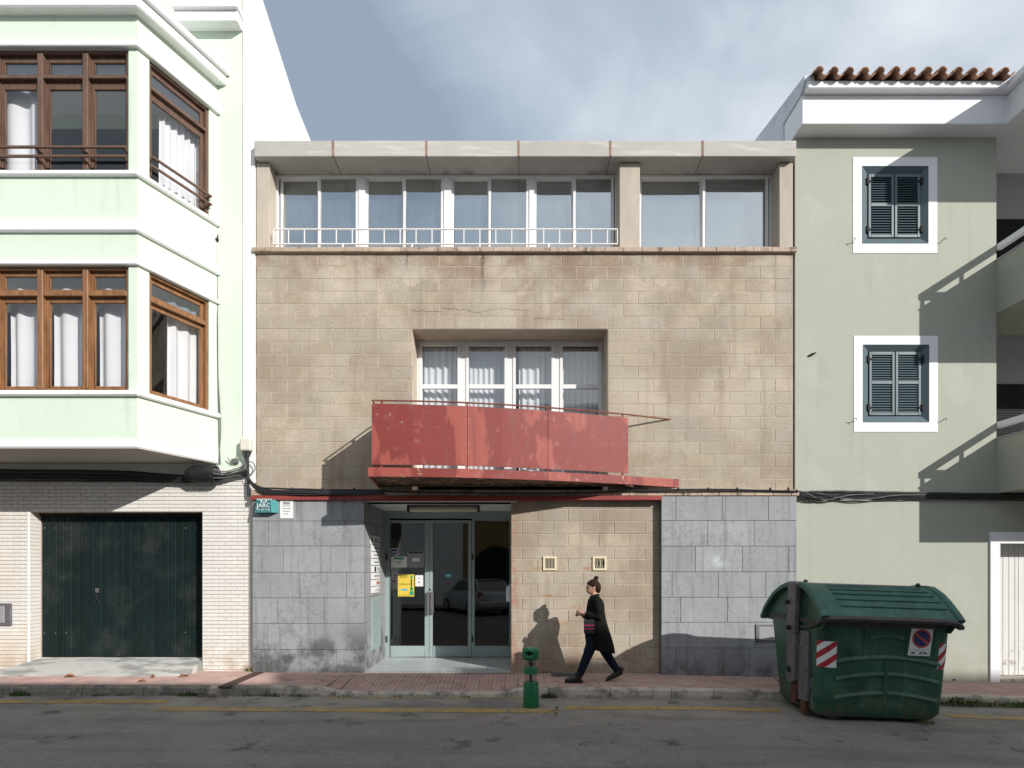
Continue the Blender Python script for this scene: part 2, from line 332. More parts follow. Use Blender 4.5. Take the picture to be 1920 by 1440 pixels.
def ex_yellow(t, pos, col, noise):
    e = E(t, pos); col = e.mix(col, (.16, .15, .135), e.m('MULTIPLY', e.ramp(noise(11, 6, .7), .47, .62), .75)); return e.mix(col, (.17, .16, .14), e.m('MULTIPLY', e.ramp(noise(2.3, 4), .5, .66), .6))
def ex_brick(t, pos, col, noise):
    e = E(t, pos)
    warm = e.mul(e.ramp(noise(1.2, 4), .42, .6), e.ramp(e.x, -7.2, -8.3)); col = e.mix(col, (.70, .56, .38), e.m('MULTIPLY', warm, .3))
    foot = e.mul(e.ramp(e.z, .65, .1), e.ramp(noise(3.1, 5), .38, .6)); col = e.mix(col, (.50, .38, .25), e.m('MULTIPLY', foot, .6)); return col
def ex_cont(t, pos, col, noise):
    e = E(t, pos)
    col = e.mix(col, (.07, .16, .11), e.m('MULTIPLY', e.ramp(noise(4.5, 5, .65), .5, .68), .45))
    col = e.mix(col, (.006, .02, .012), e.m('MULTIPLY', e.ramp(noise(3, 4), .52, .7), .55))
    col = e.mix(col, (.16, .13, .10), e.m('MULTIPLY', e.mul(e.ramp(e.z, .35, -.1), e.ramp(noise(6, 5, .65), .42, .62)), .6))
    vv = t.nodes.new('ShaderNodeVectorMath'); vv.operation = 'MULTIPLY'; vv.inputs[1].default_value = (12, 12, .8); t.links.new(pos, vv.inputs[0])
    ns = t.nodes.new('ShaderNodeTexNoise'); ns.inputs['Scale'].default_value = 1.3; ns.inputs['Detail'].default_value = 5; t.links.new(vv.outputs[0], ns.inputs['Vector'])
    col = e.mix(col, (.10, .14, .11), e.m('MULTIPLY', e.ramp(ns.outputs[0], .56, .74), .5)); return col
def ex_lid(t, pos, col, noise):
    e = E(t, pos)
    col = e.mix(col, (.075, .19, .155), e.m('MULTIPLY', e.ramp(noise(5, 5), .45, .65), .5))
    return e.mix(col, (.55, .66, .64), e.m('MULTIPLY', e.mul(e.ramp(noise(34, 3, .6), .70, .73), e.ramp(noise(2.1, 3), .46, .56)), .8))
def ex_gdoor(t, pos, col, noise):
    e = E(t, pos); return e.mix(col, (.05, .052, .054), e.m('MULTIPLY', e.ramp(noise(1.6, 6, .7), .48, .72), .5))
def ex_wdoor(t, pos, col, noise):
    e = E(t, pos)
    return e.mix(col, (.25, .19, .14), e.m('MULTIPLY', e.mul(e.ramp(e.z, .7, -.05), e.ramp(noise(8, 6, .7), .5, .62)), .8))
def ex_white(t, pos, col, noise):
    e = E(t, pos); return e.mix(col, (.45, .42, .38), e.m('MULTIPLY', e.ramp(noise(5, 6, .7), .60, .72), .35))
def ex_gable(t, pos, col, noise):
    e = E(t, pos); return e.mix(col, (.30, .30, .30), e.m('MULTIPLY', e.ramp(noise(4, 6, .7), .52, .64), .6))
def ex_ramp(t, pos, col, noise):
    e = E(t, pos); v = t.nodes.new('ShaderNodeVectorMath'); v.operation = 'MULTIPLY'; v.inputs[1].default_value = (1, 3.2, 1); t.links.new(pos, v.inputs[0])
    n = t.nodes.new('ShaderNodeTexNoise'); n.inputs['Scale'].default_value = 2.2; n.inputs['Detail'].default_value = 6; t.links.new(v.outputs[0], n.inputs['Vector'])
    return e.mix(col, (.20, .20, .19), e.m('MULTIPLY', e.ramp(n.outputs[0], .46, .62), .7))
def ex_kerb(t, pos, col, noise):
    e = E(t, pos); col = e.mix(col, (.10, .095, .085), e.m('MULTIPLY', e.ramp(noise(5, 6, .7), .45, .62), .65)); return e.mix(col, (.05, .05, .045), e.m('MULTIPLY', e.mul(e.ramp(e.x, -2.8, -4.0), e.ramp(noise(2, 4), .36, .5)), .55))
def ex_tile(t, pos, col, noise):
    e = E(t, pos)
    col = e.mix(col, (.46, .36, .31), e.m('MULTIPLY', e.ramp(noise(2.2, 5), .48, .66), .5))
    col = e.mix(col, (.17, .11, .095), e.m('MULTIPLY', e.ramp(noise(3.3, 6, .7), .54, .70), .55)); return col
def ex_door(t, pos, col, noise):
    e = E(t, pos); return e.mix(col, (.22, .26, .26), e.m('MULTIPLY', e.ramp(noise(9, 6, .7), .56, .70), .5))
MT = {}
def defm():
    M = MT
    M['block'] = mat('split_block', (.42, .358, .28), .92, (1.1, .08), (22, .13), .075, (70, .55, .006), spec=.2, extra=ex_block, hue=.16)
    M['mortar'] = mat('mortar', (.52, .44, .35), .95, (5, .2))
    M['mortar_dark'] = mat('mortar_grey', (.16, .16, .16), .95, (5, .2))
    M['coping'] = mat('coping', (.47, .36, .28), .9, (3, .2), (30, .12), .10, (50, .4, .006), extra=lambda t, p, c, n: E(t, p).mix(c, (.10, .08, .06), E(t, p).m('MULTIPLY', E(t, p).ramp(n(4, 6, .7), .52, .66), .7)))
    M['stone'] = mat('grey_stone', (.315, .325, .34), .75, (1.5, .12), (20, .08), .07, (35, .25, .004), spec=.3, extra=ex_stone)
    M['red'] = mat('red_paint', (.225, .032, .027), .62, (2, .08), (25, .05), 0, (40, .15, .003), extra=ex_red)
    M['red_plain'] = mat('red_paint_band', (.27, .045, .038), .7, (3, .2), (25, .08))
    M['rust'] = mat('rusty_rail', (.20, .06, .045), .7, (9, .35))
    M['under'] = mat('peeling_soffit', (.16, .095, .065), .9, (6, .2), None, 0, (18, .5, .01), extra=ex_under)
    M['slab'] = mat('roof_concrete', (.46, .44, .41), .85, (1.5, .08), (40, .06), .04, (50, .2, .004), extra=ex_slab)
    M['seal'] = mat('joint_seal', (.30, .20, .15), .9, (9, .4))
    M['column'] = mat('column_concrete', (.46, .40, .335), .9, (4, .12), (30, .06), .04, (25, .3, .005), stretch=(1, 1, .35))
    M['alu'] = mat('white_aluminium', (.80, .80, .80), .4, (4, .03))
    M['rail_white'] = mat('white_rail_paint', (.80, .77, .75), .5, (20, .1), extra=ex_white)
    M['gl_top'] = glass('tinted_glass', .36, (.86, .90, .91), rcol=(.94, .97, 1), wav=.08)
    M['gl_mid'] = glass('window_glass', .06, (.98, .99, .99), wav=.06)
    M['gl_bay'] = glass('bay_glass', .015, (.99, .99, .99), wav=.05)
    M['gl_frost'] = glass('patterned_glass', .08, (.75, .8, .84), rough=.35)
    M['gl_door'] = glass('door_glass', .045, (.62, .64, .66), wav=.03)
    M['blind'] = mat('blind', (.33, .35, .345), .9, (2, .06))
    M['curtain'] = mat('white_curtain', (.66, .67, .70), .9, (3, .03))
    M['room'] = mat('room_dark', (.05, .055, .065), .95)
    M['lobby'] = mat('lobby_wall', (.16, .15, .14), .9)
    M['green_wall'] = mat('pale_green_render', (.655, .745, .63), .9, (.8, .035), (9, .02), 0, (45, .12, .003), spec=.2, extra=ex_render)
    M['white_wall'] = mat('white_render', (.82, .83, .82), .9, (1.2, .03), None, 0, (40, .12, .003), spec=.2, extra=ex_render)
    M['white_peel'] = mat('peeling_white', (.70, .66, .59), .9, (3, .1), None, 0, (20, .3, .005), extra=ex_white)
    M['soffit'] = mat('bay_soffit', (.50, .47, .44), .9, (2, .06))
    M['brick'] = mat('white_brick', (.76, .735, .70), .55, (2, .05), (30, .04), .05, (30, .12, .003), extra=ex_brick)
    M['brick_joint'] = mat('brick_joint', (.42, .34, .27), .95, (6, .25))
    M['wood_dark'] = mat('weathered_wood', (.125, .07, .048), .65, (5, .35), (40, .15), 0, (30, .3, .004), stretch=(3, 3, .5))
    M['wood_warm'] = mat('varnished_wood', (.24, .115, .05), .5, (5, .45), (40, .15), 0, (30, .3, .004), stretch=(3, 3, .5))
    M['gdoor'] = mat('garage_green', (.0055, .0145, .0145), .6, (3, .2), None, .12, (30, .2, .004), spec=.2, extra=ex_gdoor)
    M['gdoor_groove'] = mat('garage_groove', (.03, .08, .075), .7)
    M['plaster'] = mat('sage_render', (.42, .43, .365), .92, (.7, .04), (6, .025), 0, (28, .14, .004), spec=.2, extra=ex_plaster)
    M['porch'] = mat('porch_render', (.42, .40, .41), .92, (1, .05))
    M['fascia'] = mat('white_fascia', (.83, .83, .85), .9, (1.5, .03), None, 0, (40, .1, .003))
    M['gable'] = mat('weathered_gable', (.62, .65, .70), .9, (2, .08), extra=ex_gable)
    M['tile'] = mat('clay_tile', (.43, .25, .17), .95, (6, .35), (30, .2), .25, (30, .4, .006))
    M['shutter'] = mat('blue_grey_paint', (.085, .125, .145), .5, (4, .08), None, .03)
    M['crackm'] = mat('crack_brown', (.09, .07, .055), .95)  # dark brown of the cracks in the block wall
    M['board_gap'] = mat('board_gap', (.42, .41, .40), .9)
    M['black'] = mat('black', (.008, .008, .009), .8)
    M['dark_metal'] = mat('dark_metal', (.03, .03, .035), .5, metal=.3)
    M['cable'] = mat('black_cable', (.018, .018, .02), .55)
    M['cable_grey'] = mat('grey_cable', (.14, .14, .14), .6)
    M['wdoor'] = mat('white_boards', (.70, .69, .68), .6, (2, .05), None, .04, (20, .2, .004), extra=ex_wdoor)
    M['road'] = mat('asphalt', (.20, .183, .168), .9, (.5, .12), (5, .10), 0, (60, .7, .010), spec=.25, extra=ex_road)
    M['yellow'] = mat('worn_yellow', (.38, .25, .075), .85, (3, .15), None, 0, (90, .4, .004), extra=ex_yellow)
    M['tilep'] = mat('red_paving', (.45, .30, .265), .9, (2, .1), (25, .08), .10, (60, .4, .005), extra=ex_tile)
    M['pavebed'] = mat('paving_bed', (.22, .16, .14), .95, (6, .2))
    M['kerb'] = mat('kerb_stone', (.48, .42, .355), .9, (3, .15), (40, .1), .08, (45, .5, .006), extra=ex_kerb)
    M['concrete'] = mat('ramp_concrete', (.52, .51, .48), .9, (2, .1), (40, .06), 0, (30, .3, .005), extra=ex_ramp)
    M['marble'] = mat('marble', (.50, .53, .53), .35, (3, .12), None, .06, extra=lambda t, p, c, n: E(t, p).mix(c, (.25, .28, .29), E(t, p).m('MULTIPLY', E(t, p).near(n(4, 6, .6), .5, .02), .5)))
    M['dooralu'] = mat('pale_blue_frame', (.31, .38, .385), .45, (4, .06), extra=ex_door)
    M['cont'] = mat('container_green', (.020, .088, .048), .5, (2, .15), None, 0, (25, .1, .003), extra=ex_cont)
    M['lid'] = mat('container_lid', (.032, .108, .082), .55, (3, .1), None, 0, (25, .1, .003), extra=ex_lid)
    M['rubber'] = mat('lip_rubber', (.075, .065, .065), .8, (14, .45))
    M['steel'] = mat('grey_steel', (.16, .15, .16), .6, (6, .3), metal=.3, extra=ex_white)
    M['rusty'] = mat('rust', (.10, .04, .025), .85, (8, .4))
    M['bin'] = mat('bin_green', (.01, .15, .06), .4, (8, .15), None, .05)
    M['bin_clear'] = glass('clear_tube', .05, (.80, .80, .78))
    M['white'] = mat('white_print', (.80, .80, .80), .5)
    M['red_print'] = mat('red_print', (.42, .02, .03), .5, (20, .1))
    M['blue_print'] = mat('blue_print', (.02, .03, .16), .5)
    M['orange_print'] = mat('ring_print', (.50, .09, .05), .5)
    M['black_print'] = mat('black_print', (.02, .02, .02), .6)
    M['grey_print'] = mat('grey_print', (.30, .30, .31), .6)
    M['teal'] = mat('teal_box', (.06, .27, .28), .5, (6, .1))
    M['teal_dark'] = mat('teal_print', (.03, .14, .16), .5)
    M['yellow_print'] = mat('poster_yellow', (.75, .55, .06), .6, (9, .12))
    M['green_print'] = mat('poster_green', (.02, .33, .18), .6)
    M['cyan_print'] = mat('poster_blue', (.08, .42, .62), .6)
    M['cream'] = mat('cream_plastic', (.75, .66, .47), .5, (8, .06))
    M['leaf_dry'] = mat('dry_leaf', (.26, .11, .05), .8, (20, .3), None, .3)
    M['weed'] = mat('weed', (.075, .13, .035), .7, (12, .3), None, .3)
    M['weed_dry'] = mat('weed_dry', (.22, .15, .05), .8, (12, .3), None, .3)
    M['iron'] = mat('rusty_iron', (.085, .045, .035), .8, (7, .3))
    M['skin'] = mat('skin', (.52, .30, .22), .55)
    M['hair'] = mat('hair', (.026, .014, .010), .75, (60, .3), spec=.15)
    M['coat'] = mat('black_coat', (.010, .011, .009), .95, (12, .3), None, 0, (22, .5, .01), spec=.1)
    M['jeans'] = mat('navy_jeans', (.010, .014, .028), .9, (14, .25), None, 0, (25, .4, .008), spec=.15)
    M['boot'] = mat('black_boot', (.012, .012, .011), .4)
    M['magenta'] = mat('magenta_cloth', (.45, .02, .12), .8)
    M['ochre'] = mat('ochre_render', (.30, .20, .085), .9, (1, .06))
    M['silver'] = mat('silver_paint', (.45, .46, .47), .3, metal=.6, coat=.5)
    M['car_glass'] = glass('car_glass', .12, (.08, .09, .1))
    M['tyre'] = mat('tyre', (.015, .015, .015), .9)
    M['tail'] = mat('tail_lamp', (.35, .015, .02), .3)
defm()
def courses(x0, x1, z0, z1, h, L, first, gap, holes=(), top=True):
    """rectangles of a running bond, laid from the top down; first = joint phase of the top course"""
    out = []; r = 0; zt = z1
    while zt > z0 + .01:
        zb = max(zt - h, z0); ph = first + (L / 2 if r % 2 else 0)
        k = math.floor((x0 - ph) / L); a = x0
        while a < x1 - .01:
            b = min(ph + (k + 1) * L, x1); k += 1
            if b - a < .02: a = b; continue
            segs = [(a, b, zb, zt)]
            for hx0, hx1, hz0, hz1 in holes:
                ns = []
                for (p, q, u, w) in segs:
                    if hx1 <= p + .001 or hx0 >= q - .001 or hz1 <= u + .01 or hz0 >= w - .01: ns.append((p, q, u, w)); continue
                    if p < hx0 - .02: ns.append((p, hx0, u, w))
                    if q > hx1 + .02: ns.append((hx1, q, u, w))
                    if u < hz0 - .02: ns.append((max(p, hx0), min(q, hx1), u, hz0))
                    if w > hz1 + .02: ns.append((max(p, hx0), min(q, hx1), hz1, w))
                segs = ns
            out += [(p + gap / 2, q - gap / 2, u + gap / 2, w - gap / 2) for p, q, u, w in segs if q - p > gap * 2 and w - u > gap * 2]
            a = b
        zt = zb; r += 1
    return out
def chbox(w, d, h, c):                            # a facing piece: front at -d/2, chamfered front edges, origin in its middle
    g = G(); a, b = w / 2, h / 2
    ring = lambda y, i: [(-a + i, y, -b + i), (a - i, y, -b + i), (a - i, y, b - i), (-a + i, y, b - i)]
    return g.rings([ring(d / 2, 0), ring(-d / 2 + c, 0), ring(-d / 2, c)])
def facing(name, rects, y, d, c, m, parent, limit=300, jit=.0012, T=None, rot=None):
    """one object for each piece, mesh data shared between pieces of a size; past the limit the smallest pieces become one part"""
    rects = sorted(rects, key=lambda r: -(r[1] - r[0]) * (r[3] - r[2])); cache = {}
    for i, (p, q, u, w) in enumerate(rects[:limit]):
        key = (round(q - p, 3), round(w - u, 3))
        if key not in cache: cache[key] = chbox(key[0], d, key[1], c).mesh(name, m)
        pos = ((p + q) / 2, y + d / 2 + random.uniform(-jit, jit), (u + w) / 2)
        put(name, cache[key], parent, T(*pos) if T else pos, rot)
    if len(rects) > limit:
        g = G()
        for (p, q, u, w) in rects[limit:]:
            b = chbox(q - p, d, w - u, c); n = len(g.v); cx, cy, cz = (p + q) / 2, y + d / 2, (u + w) / 2
            g.v += [(v[0] + cx, v[1] + cy, v[2] + cz) for v in b.v]; g.f += [tuple(n + k for k in f) for f in b.f]
        tag(kid(name + '_remainder', g, m, parent), kind='stuff')

# ================================================================== the setting: ground, road, pavement
def strip(x0, x1, n, rows, zf):                   # rows: y values; zf(x, y)
    g = G(); xs = [lerp(x0, x1, i / n) for i in range(n + 1)]
    for y in rows: g.v += [(x, y, zf(x, y)) for x in xs]
    for r in range(len(rows) - 1):
        for i in range(n): a = r * (n + 1) + i; g.f.append((a, a + 1, a + n + 2, a + n + 1))
    return g
tag(strip(-400, 400, 4, [-400, 400], lambda x, y: -.75).build('ground', MT['road'], recalc=False), kind='structure')
road = tag(strip(-60, 60, 240, [-13.0, -9, -6, -4, -2.6, -1.29], lambda x, y: gz(x) - .135).build('road', MT['road'], recalc=False), kind='structure')
def line(y0, y1, x0, x1, w=None):
    kid('yellow_line', strip(x0, x1, 14, [y0, y1], lambda x, y: gz(x) - .131), MT['yellow'], road, recalc=False)
line(-1.80, -1.60, X(-40, -1.7), X(315, -1.7)); line(-2.22, -2.00, X(292, -2.1), X(1048, -2.1)); line(-2.02, -1.82, X(1060, -1.9), X(1460, -1.9))
line(-2.12, -1.92, X(1775, -2), X(1990, -2)); line(-1.41, -1.35, X(612, -1.35), X(985, -1.35))
def crack_line(pts, w, z, parent, m, name='crack'):
    g = G()
    for i, (a, b) in enumerate(zip(pts, pts[1:])):
        d = Vector((b[0] - a[0], b[1] - a[1])); n = Vector((-d.y, d.x)).normalized() * w * random.uniform(.4, 1)
        g.quad((a[0] - n.x, a[1] - n.y, z), (b[0] - n.x, b[1] - n.y, z), (b[0] + n.x, b[1] + n.y, z), (a[0] + n.x, a[1] + n.y, z))
    kid(name, g, m, parent, weld=False, recalc=False)
rz = gz(.6) - .128
crack_line([(.55, -2.35), (.58, -2.22), (.54, -2.12), (.62, -2.05), (.58, -1.96), (.63, -1.88)], .012, rz, road, MT['black'])
crack_line([(.54, -2.12), (.46, -2.18), (.40, -2.30)], .008, rz, road, MT['black']); crack_line([(.6, -2.05), (.68, -2.09)], .008, rz, road, MT['black'])

DROP0, DROP1 = X(585, -1.3), X(985, -1.3)         # the dropped kerb in front of the entrance
def drop(x):
    a = min(max((x - DROP0) / .5, 0), 1) * min(max((DROP1 - x) / .35, 0), 1); return a * a * (3 - 2 * a) * .075
def pz(x, y): return gz(x) - drop(x) * min(max((-y - .35) / .8, 0), 1)
pave = tag(strip(-30, 30, 240, [.3, 0, -.3, -.7, -1.16], lambda x, y: pz(x, y) - .014).build('pavement', MT['pavebed'], recalc=False), kind='structure')
TS = .205
def tile_mesh(grid):
    g = G(); a = TS / 2 - .002
    ring = lambda z, i: [(-a + i, -a + i, z), (a - i, -a + i, z), (a - i, a - i, z), (-a + i, a - i, z)]
    if not grid: return g.rings([ring(-.03, 0), ring(-.003, 0), ring(0, .004)]).mesh('paving_tile', MT['tilep'])
    g.rings([ring(-.03, 0), ring(-.005 if grid > 1 else -.007, 0)])
    k = 4 if grid > 1 else 3; w = 2 * a / k
    for i in range(k):
        for j in range(k):
            x, y = -a + w * (i + .5), -a + w * (j + .5); h = w / 2 - (.0045 if grid > 1 else .006)
            r = lambda z, q: [(x - h + q, y - h + q, z), (x + h - q, y - h + q, z), (x + h - q, y + h - q, z), (x - h + q, y + h - q, z)]
            g.rings([r(-.0049 if grid > 1 else -.0069, 0), r(0, .003)])
    return g.mesh('paving_tile', MT['tilep'], weld=False)
plain, grid = tile_mesh(2), tile_mesh(1)
spots = []
for j in range(6):
    for i in range(-60, 62):
        x = i * TS; y = -1.155 + TS * (j + .5)
        if j == 5: y = -1.155 + TS * 5.3
        spots.append((x, y))
spots = [s for s in spots if abs(s[0]) < 12.5]
vis = sorted([s for s in spots if abs(s[0]) * S(s[1]) < 975], key=lambda s: (-(S(s[1]))))
near = set(vis[:300])
rest = G()
for (x, y) in spots:
    gr = DROP0 + .1 < x < .05
    if (x, y) in near:
        sl = math.atan2(gz(x + .1) - gz(x - .1), .2); sly = math.atan2(pz(x, y + .1) - pz(x, y - .1), .2)
        put('paving_tile', grid if gr else plain, pave, (x, y, pz(x, y) + random.uniform(-.0015, .0015)), (sly, -sl, 0))
    else:
        me = grid if gr else plain; n = len(rest.v)
        rest.v += [(v.co.x + x, v.co.y + y, v.co.z + pz(x + v.co.x, y + v.co.y)) for v in me.vertices]; rest.f += [tuple(n + k for k in p.vertices) for p in me.polygons]
tag(kid('paving_tile_remainder', rest, MT['tilep'], pave, weld=False), kind='stuff')
# kerb stones
kx = -12.0
while kx < 12.5:
    L = random.choice((.62, .9, .9, 1.0))
    g = G(); n = 6; a, b = kx + .004, kx + L - .004
    y0, y1 = -1.30, -1.163; rs = []
    for i in range(n + 1):
        x = lerp(a, b, i / n); t = pz(x, -1.2); j = random.uniform(-.006, .006)
        rs.append([(x, y1, -.5), (x, y1, t), (x, y0 + .035, t + j), (x, y0 + .01 + j, t - .025 + j), (x, y0 + random.uniform(-.006, .006), t - .09), (x, y0, -.5)])
    g.rings(rs); kid('kerb_stone', g, MT['kerb'], pave); kx += L
# the far side of the street, behind the camera
tag(strip(-60, 60, 60, [-15.5, -13.0], lambda x, y: gz(x) - .01).build('far_pavement', MT['kerb'], recalc=False), kind='structure')

# ================================================================== the centre building
CX0, CX1 = -4.32, 4.75
B = thing('office_building', (0, .3, 0), 'three storey beige block building with red balcony and recessed glass entrance', 'building')
ZT, CH, CL = 7.094, .2117, .515
win = (-1.685, 1.62, 3.28, ZT - 6 * CH)
w1 = kid('wall', G().plate(CX0 + .004, CX1 - .004, 2.9, ZT, .005, .30, [(win[0], win[1], 2.95, win[3])]), MT['mortar'], B)
facing('wall_block', courses(CX0, CX1, ZT - 19 * CH, ZT, CH, CL, CX0 + .01, .009, [(win[0], win[1], 3.0, win[3])]), 0, .05, .004, MT['block'], w1)
# crack across the fifth course
def wall_crack(pts, w, y=-.0025):
    g = G()
    for a, b in zip(pts, pts[1:]):
        d = Vector((b[0] - a[0], b[1] - a[1])); n = Vector((-d.y, d.x)).normalized() * w * random.uniform(.5, 1)
        g.quad((a[0] - n.x, y, a[1] - n.y), (b[0] - n.x, y, b[1] - n.y), (b[0] + n.x, y, b[1] + n.y), (a[0] + n.x, y, a[1] + n.y))
    kid('crack', g, MT['crackm'], w1, weld=False, recalc=False)
for p0, p1, y0, y1 in ((772, 827, 582, 586), (829, 884, 577, 582), (886, 940, 586, 580), (942, 996, 579, 583), (1000, 1060, 596, 598)):
    n = 9; wall_crack([(X(lerp(p0, p1, i / n)), Z(lerp(y0, y1, i / n) + random.uniform(-2.2, 2.2))) for i in range(n + 1)], .0032)
# ground floor: grey stone piers, block infill
GY = -.12
LX1, RX0 = X(683, GY), X(1240, GY)
pl = kid('pier', G().box(CX0 - .01, LX1 - .001, GY + .016, .28, -.4, 2.915), MT['mortar_dark'], B)
pr = kid('pier', G().box(RX0 + .001, CX1, GY + .016, .28, -.4, 2.988), MT['mortar_dark'], B)
GH = (2.99 - .0) / 7.1
def slabs(x0, x1, z1, joints, parent, rows):
    rc = []; zt = z1
    for r, h in enumerate(rows):
        zb = zt - h; js = [x0] + [j for j in joints[r % len(joints)] if x0 + .03 < j < x1 - .03] + [x1]
        rc += [(a + .003, b - .003, zb + .003, zt - .003) for a, b in zip(js, js[1:])]; zt = zb
    facing('stone_slab', rc, GY, .05, .003, MT['stone'], parent, jit=.001)
Zg = lambda py: Z(py, GY); Xg = lambda px: X(px, GY)
rowsL = [937, 977, 1024, 1073, 1121, 1169, 1218, 1275]
slabs(CX0 - .01, LX1, Zg(937), [[Xg(v) for v in r] for r in ((555, 643), (503, 590), (531, 620), (561, 649), (520, 608), (502, 590), (542, 630))], pl, [(b - a) / S(GY) for a, b in zip(rowsL, rowsL[1:])])
rowsR = [931, 977, 1025, 1073, 1121, 1168, 1216, 1275]
slabs(RX0, CX1, 2.988, [[Xg(v) for v in r] for r in ((1267, 1354, 1441), (1327, 1414), (1304, 1392, 1479), (1260, 1347, 1436), (1276, 1364, 1450), (1416,), (1268, 1356, 1406))], pr, [(b - a) / S(GY) for a, b in zip(rowsR, rowsR[1:])])
w2 = kid('infill_wall', G().box(-.016, RX0, .008, .30, -.4, 2.93), MT['mortar'], B)
zt0 = Z(954); rc = [r for r in courses(-.018, RX0 - .002, -.1, zt0 + CH, .2128, .518, X(1007.6) - .518 * 3 + .259, .010) if r[3] > 0]
rc = [(a, b, c, min(d, 2.92)) for a, b, c, d in rc]
facing('wall_block', rc, 0, .05, .005, MT['block'], w2, jit=.002)
kid('lintel_band', G().box(CX0 - .03, RX0 + .0, -.165, .012, 2.918, 2.990), MT['red_plain'], B, bevel=.004)
lx = CX0 - .03
ledge = kid('ledge', G().box(CX0 - .02, CX1 + .02, -.12, .016, 2.993, 3.02), MT['mortar'], B)
while lx < CX1:
    kid('ledge_stone', G().box(lx + .002, min(lx + .3, CX1 + .035) - .002, -.14, .012, 2.994, Z(920) - .004), MT['coping'], ledge, bevel=.006); lx += .3
# coping under the top windows
cop = kid('coping', G().box(CX0 - .02, CX1 + .02, -.03, .6, ZT + .004, ZT + .04), MT['mortar'], B)
lx = CX0 - .05
while lx < CX1:
    b = min(lx + .312, CX1 + .04)
    kid('coping_stone', G().box(lx + .0015, b - .0015, -.062 + random.uniform(-.003, .003), .62, ZT + .006, ZT + .088 + random.uniform(-.002, .002)), MT['coping'], cop, bevel=.008); lx += .312
CT = ZT + .088
# columns and roof slab
for a, b in ((480.5, 505), (1161.5, 1200), (1461, 1487)):
    kid('column', G().box(X(a), X(b), .0, .42, CT - .01, 8.63), MT['column'], B, bevel=.008)
SZ0, SZ1 = 8.64, 8.905; SY = -.14
js = [476, 625, 800, 973, 1145, 1318, 1494]
for a, b in zip(js, js[1:]):
    kid('roof_slab', G().box(X(a, SY) + .006, X(b, SY) - .006, SY, 1.2, SZ0 + random.uniform(-.002, .002), SZ1), MT['slab'], B, bevel=.008)
for a in js[1:-1]:
    kid('joint_strip', G().box(X(a, SY) - .014, X(a, SY) + .014, SY - .004 + .012, 1.1, SZ0 + .008, SZ1 - .006), MT['seal'], B)
    kid('joint_cover', G().box(X(a, SY) - .022, X(a, SY) + .016, SY - .006, SY + .01, SZ0 + .01, SZ1 - .004), MT['seal'], B)
kid('roof', G().box(CX0, CX1, 1.2, 9, 8.3, 8.88), MT['slab'], B)
# top windows
WY = .30
XW = lambda px: X(px, WY); ZW = lambda py: Z(py, WY)
wt, wb = 8.632, CT - .004
def top_window(x0, x1, panes, label=None):
    w = kid('window', G().box(x0, x1, WY + .0, WY + .09, wt - .04, wt).box(x0, x1, WY, WY + .09, wb, wb + .03).box(x0, x0 + .04, WY + .001, WY + .089, wb + .03, wt - .04).box(x1 - .04, x1, WY + .001, WY + .089, wb + .03, wt - .04), MT['alu'], B)
    prev = None
    for k, (a, b) in enumerate(panes):
        a, b = XW(a), XW(b); o = .012 if k % 2 else .05                     # sliding leaves on two tracks
        top = wt - (.062 if k % 2 == 0 else .045); bot = wb + .03
        fr = .05
        g = G().box(a - fr, a, WY + o, WY + o + .03, bot, top + .03).box(b, b + fr, WY + o, WY + o + .03, bot, top + .03).box(a, b, WY + o, WY + o + .03, top - .01, top + .03).box(a, b, WY + o, WY + o + .03, bot, bot + .012)
        kid('sash', g, MT['alu'], w, bevel=.004)
        kid('pane', G().box(a - .005, b + .005, WY + o + .012, WY + o + .017, bot + .005, top - .002), MT['gl_top'], w)
    for k in range(1, len(panes) - 1, 2):
        a, b = XW(panes[k][1]) + .05, XW(panes[k + 1][0]) - .05
        if b > a: kid('mullion', G().box(a - .004, b + .004, WY - .004, WY + .085, wb + .02, wt - .02), MT['alu'], w, bevel=.004)
    return w
PL = [(529, 593), (601, 667), (689.6, 753), (761, 827), (851, 914), (921, 987), (1006.6, 1072), (1080, 1146)]
PR = [(1204, 1314), (1323, 1436)]
top_window(X(505) - .02, X(1161.5) + .02, PL); top_window(X(1200) - .02, X(1461) + .02, PR)
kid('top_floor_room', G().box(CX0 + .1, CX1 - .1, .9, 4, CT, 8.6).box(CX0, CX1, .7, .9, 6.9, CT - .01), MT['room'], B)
for i, (a, b) in enumerate(PL + PR):
    n = ['leftmost', 'second', 'third', 'fourth', 'fifth', 'sixth', 'seventh', 'eighth'][i] if i < 8 else ''
    lab = f'grey roller blind behind the {n} pane of the long top window' if i < 8 else ('grey roller blind behind the left pane of the wide right top window' if i == 8 else 'grey roller blind behind the right pane of the wide right top window')
    a, b = XW(a) - .04, XW(b) + .04; g = G()
    bot = wb + (.02 if i not in (5, 6, 7) else .02)
    pts = [(lerp(a, b, k / 10), .44 + .006 * math.sin(k * 2.1 + i)) for k in range(11)]
    g.rings([[(x, y, bot) for x, y in pts] + [(x, y + .004, bot) for x, y in reversed(pts)], [(x, y, wt - .06) for x, y in pts] + [(x, y + .004, wt - .06) for x, y in reversed(pts)]])
    g.tube([(a, .47, wt - .08), (b, .47, wt - .08)], .028, 8)
    one('roller_blind', g, MT['blind'], lab, 'blind', 'roller blinds behind the top floor windows')
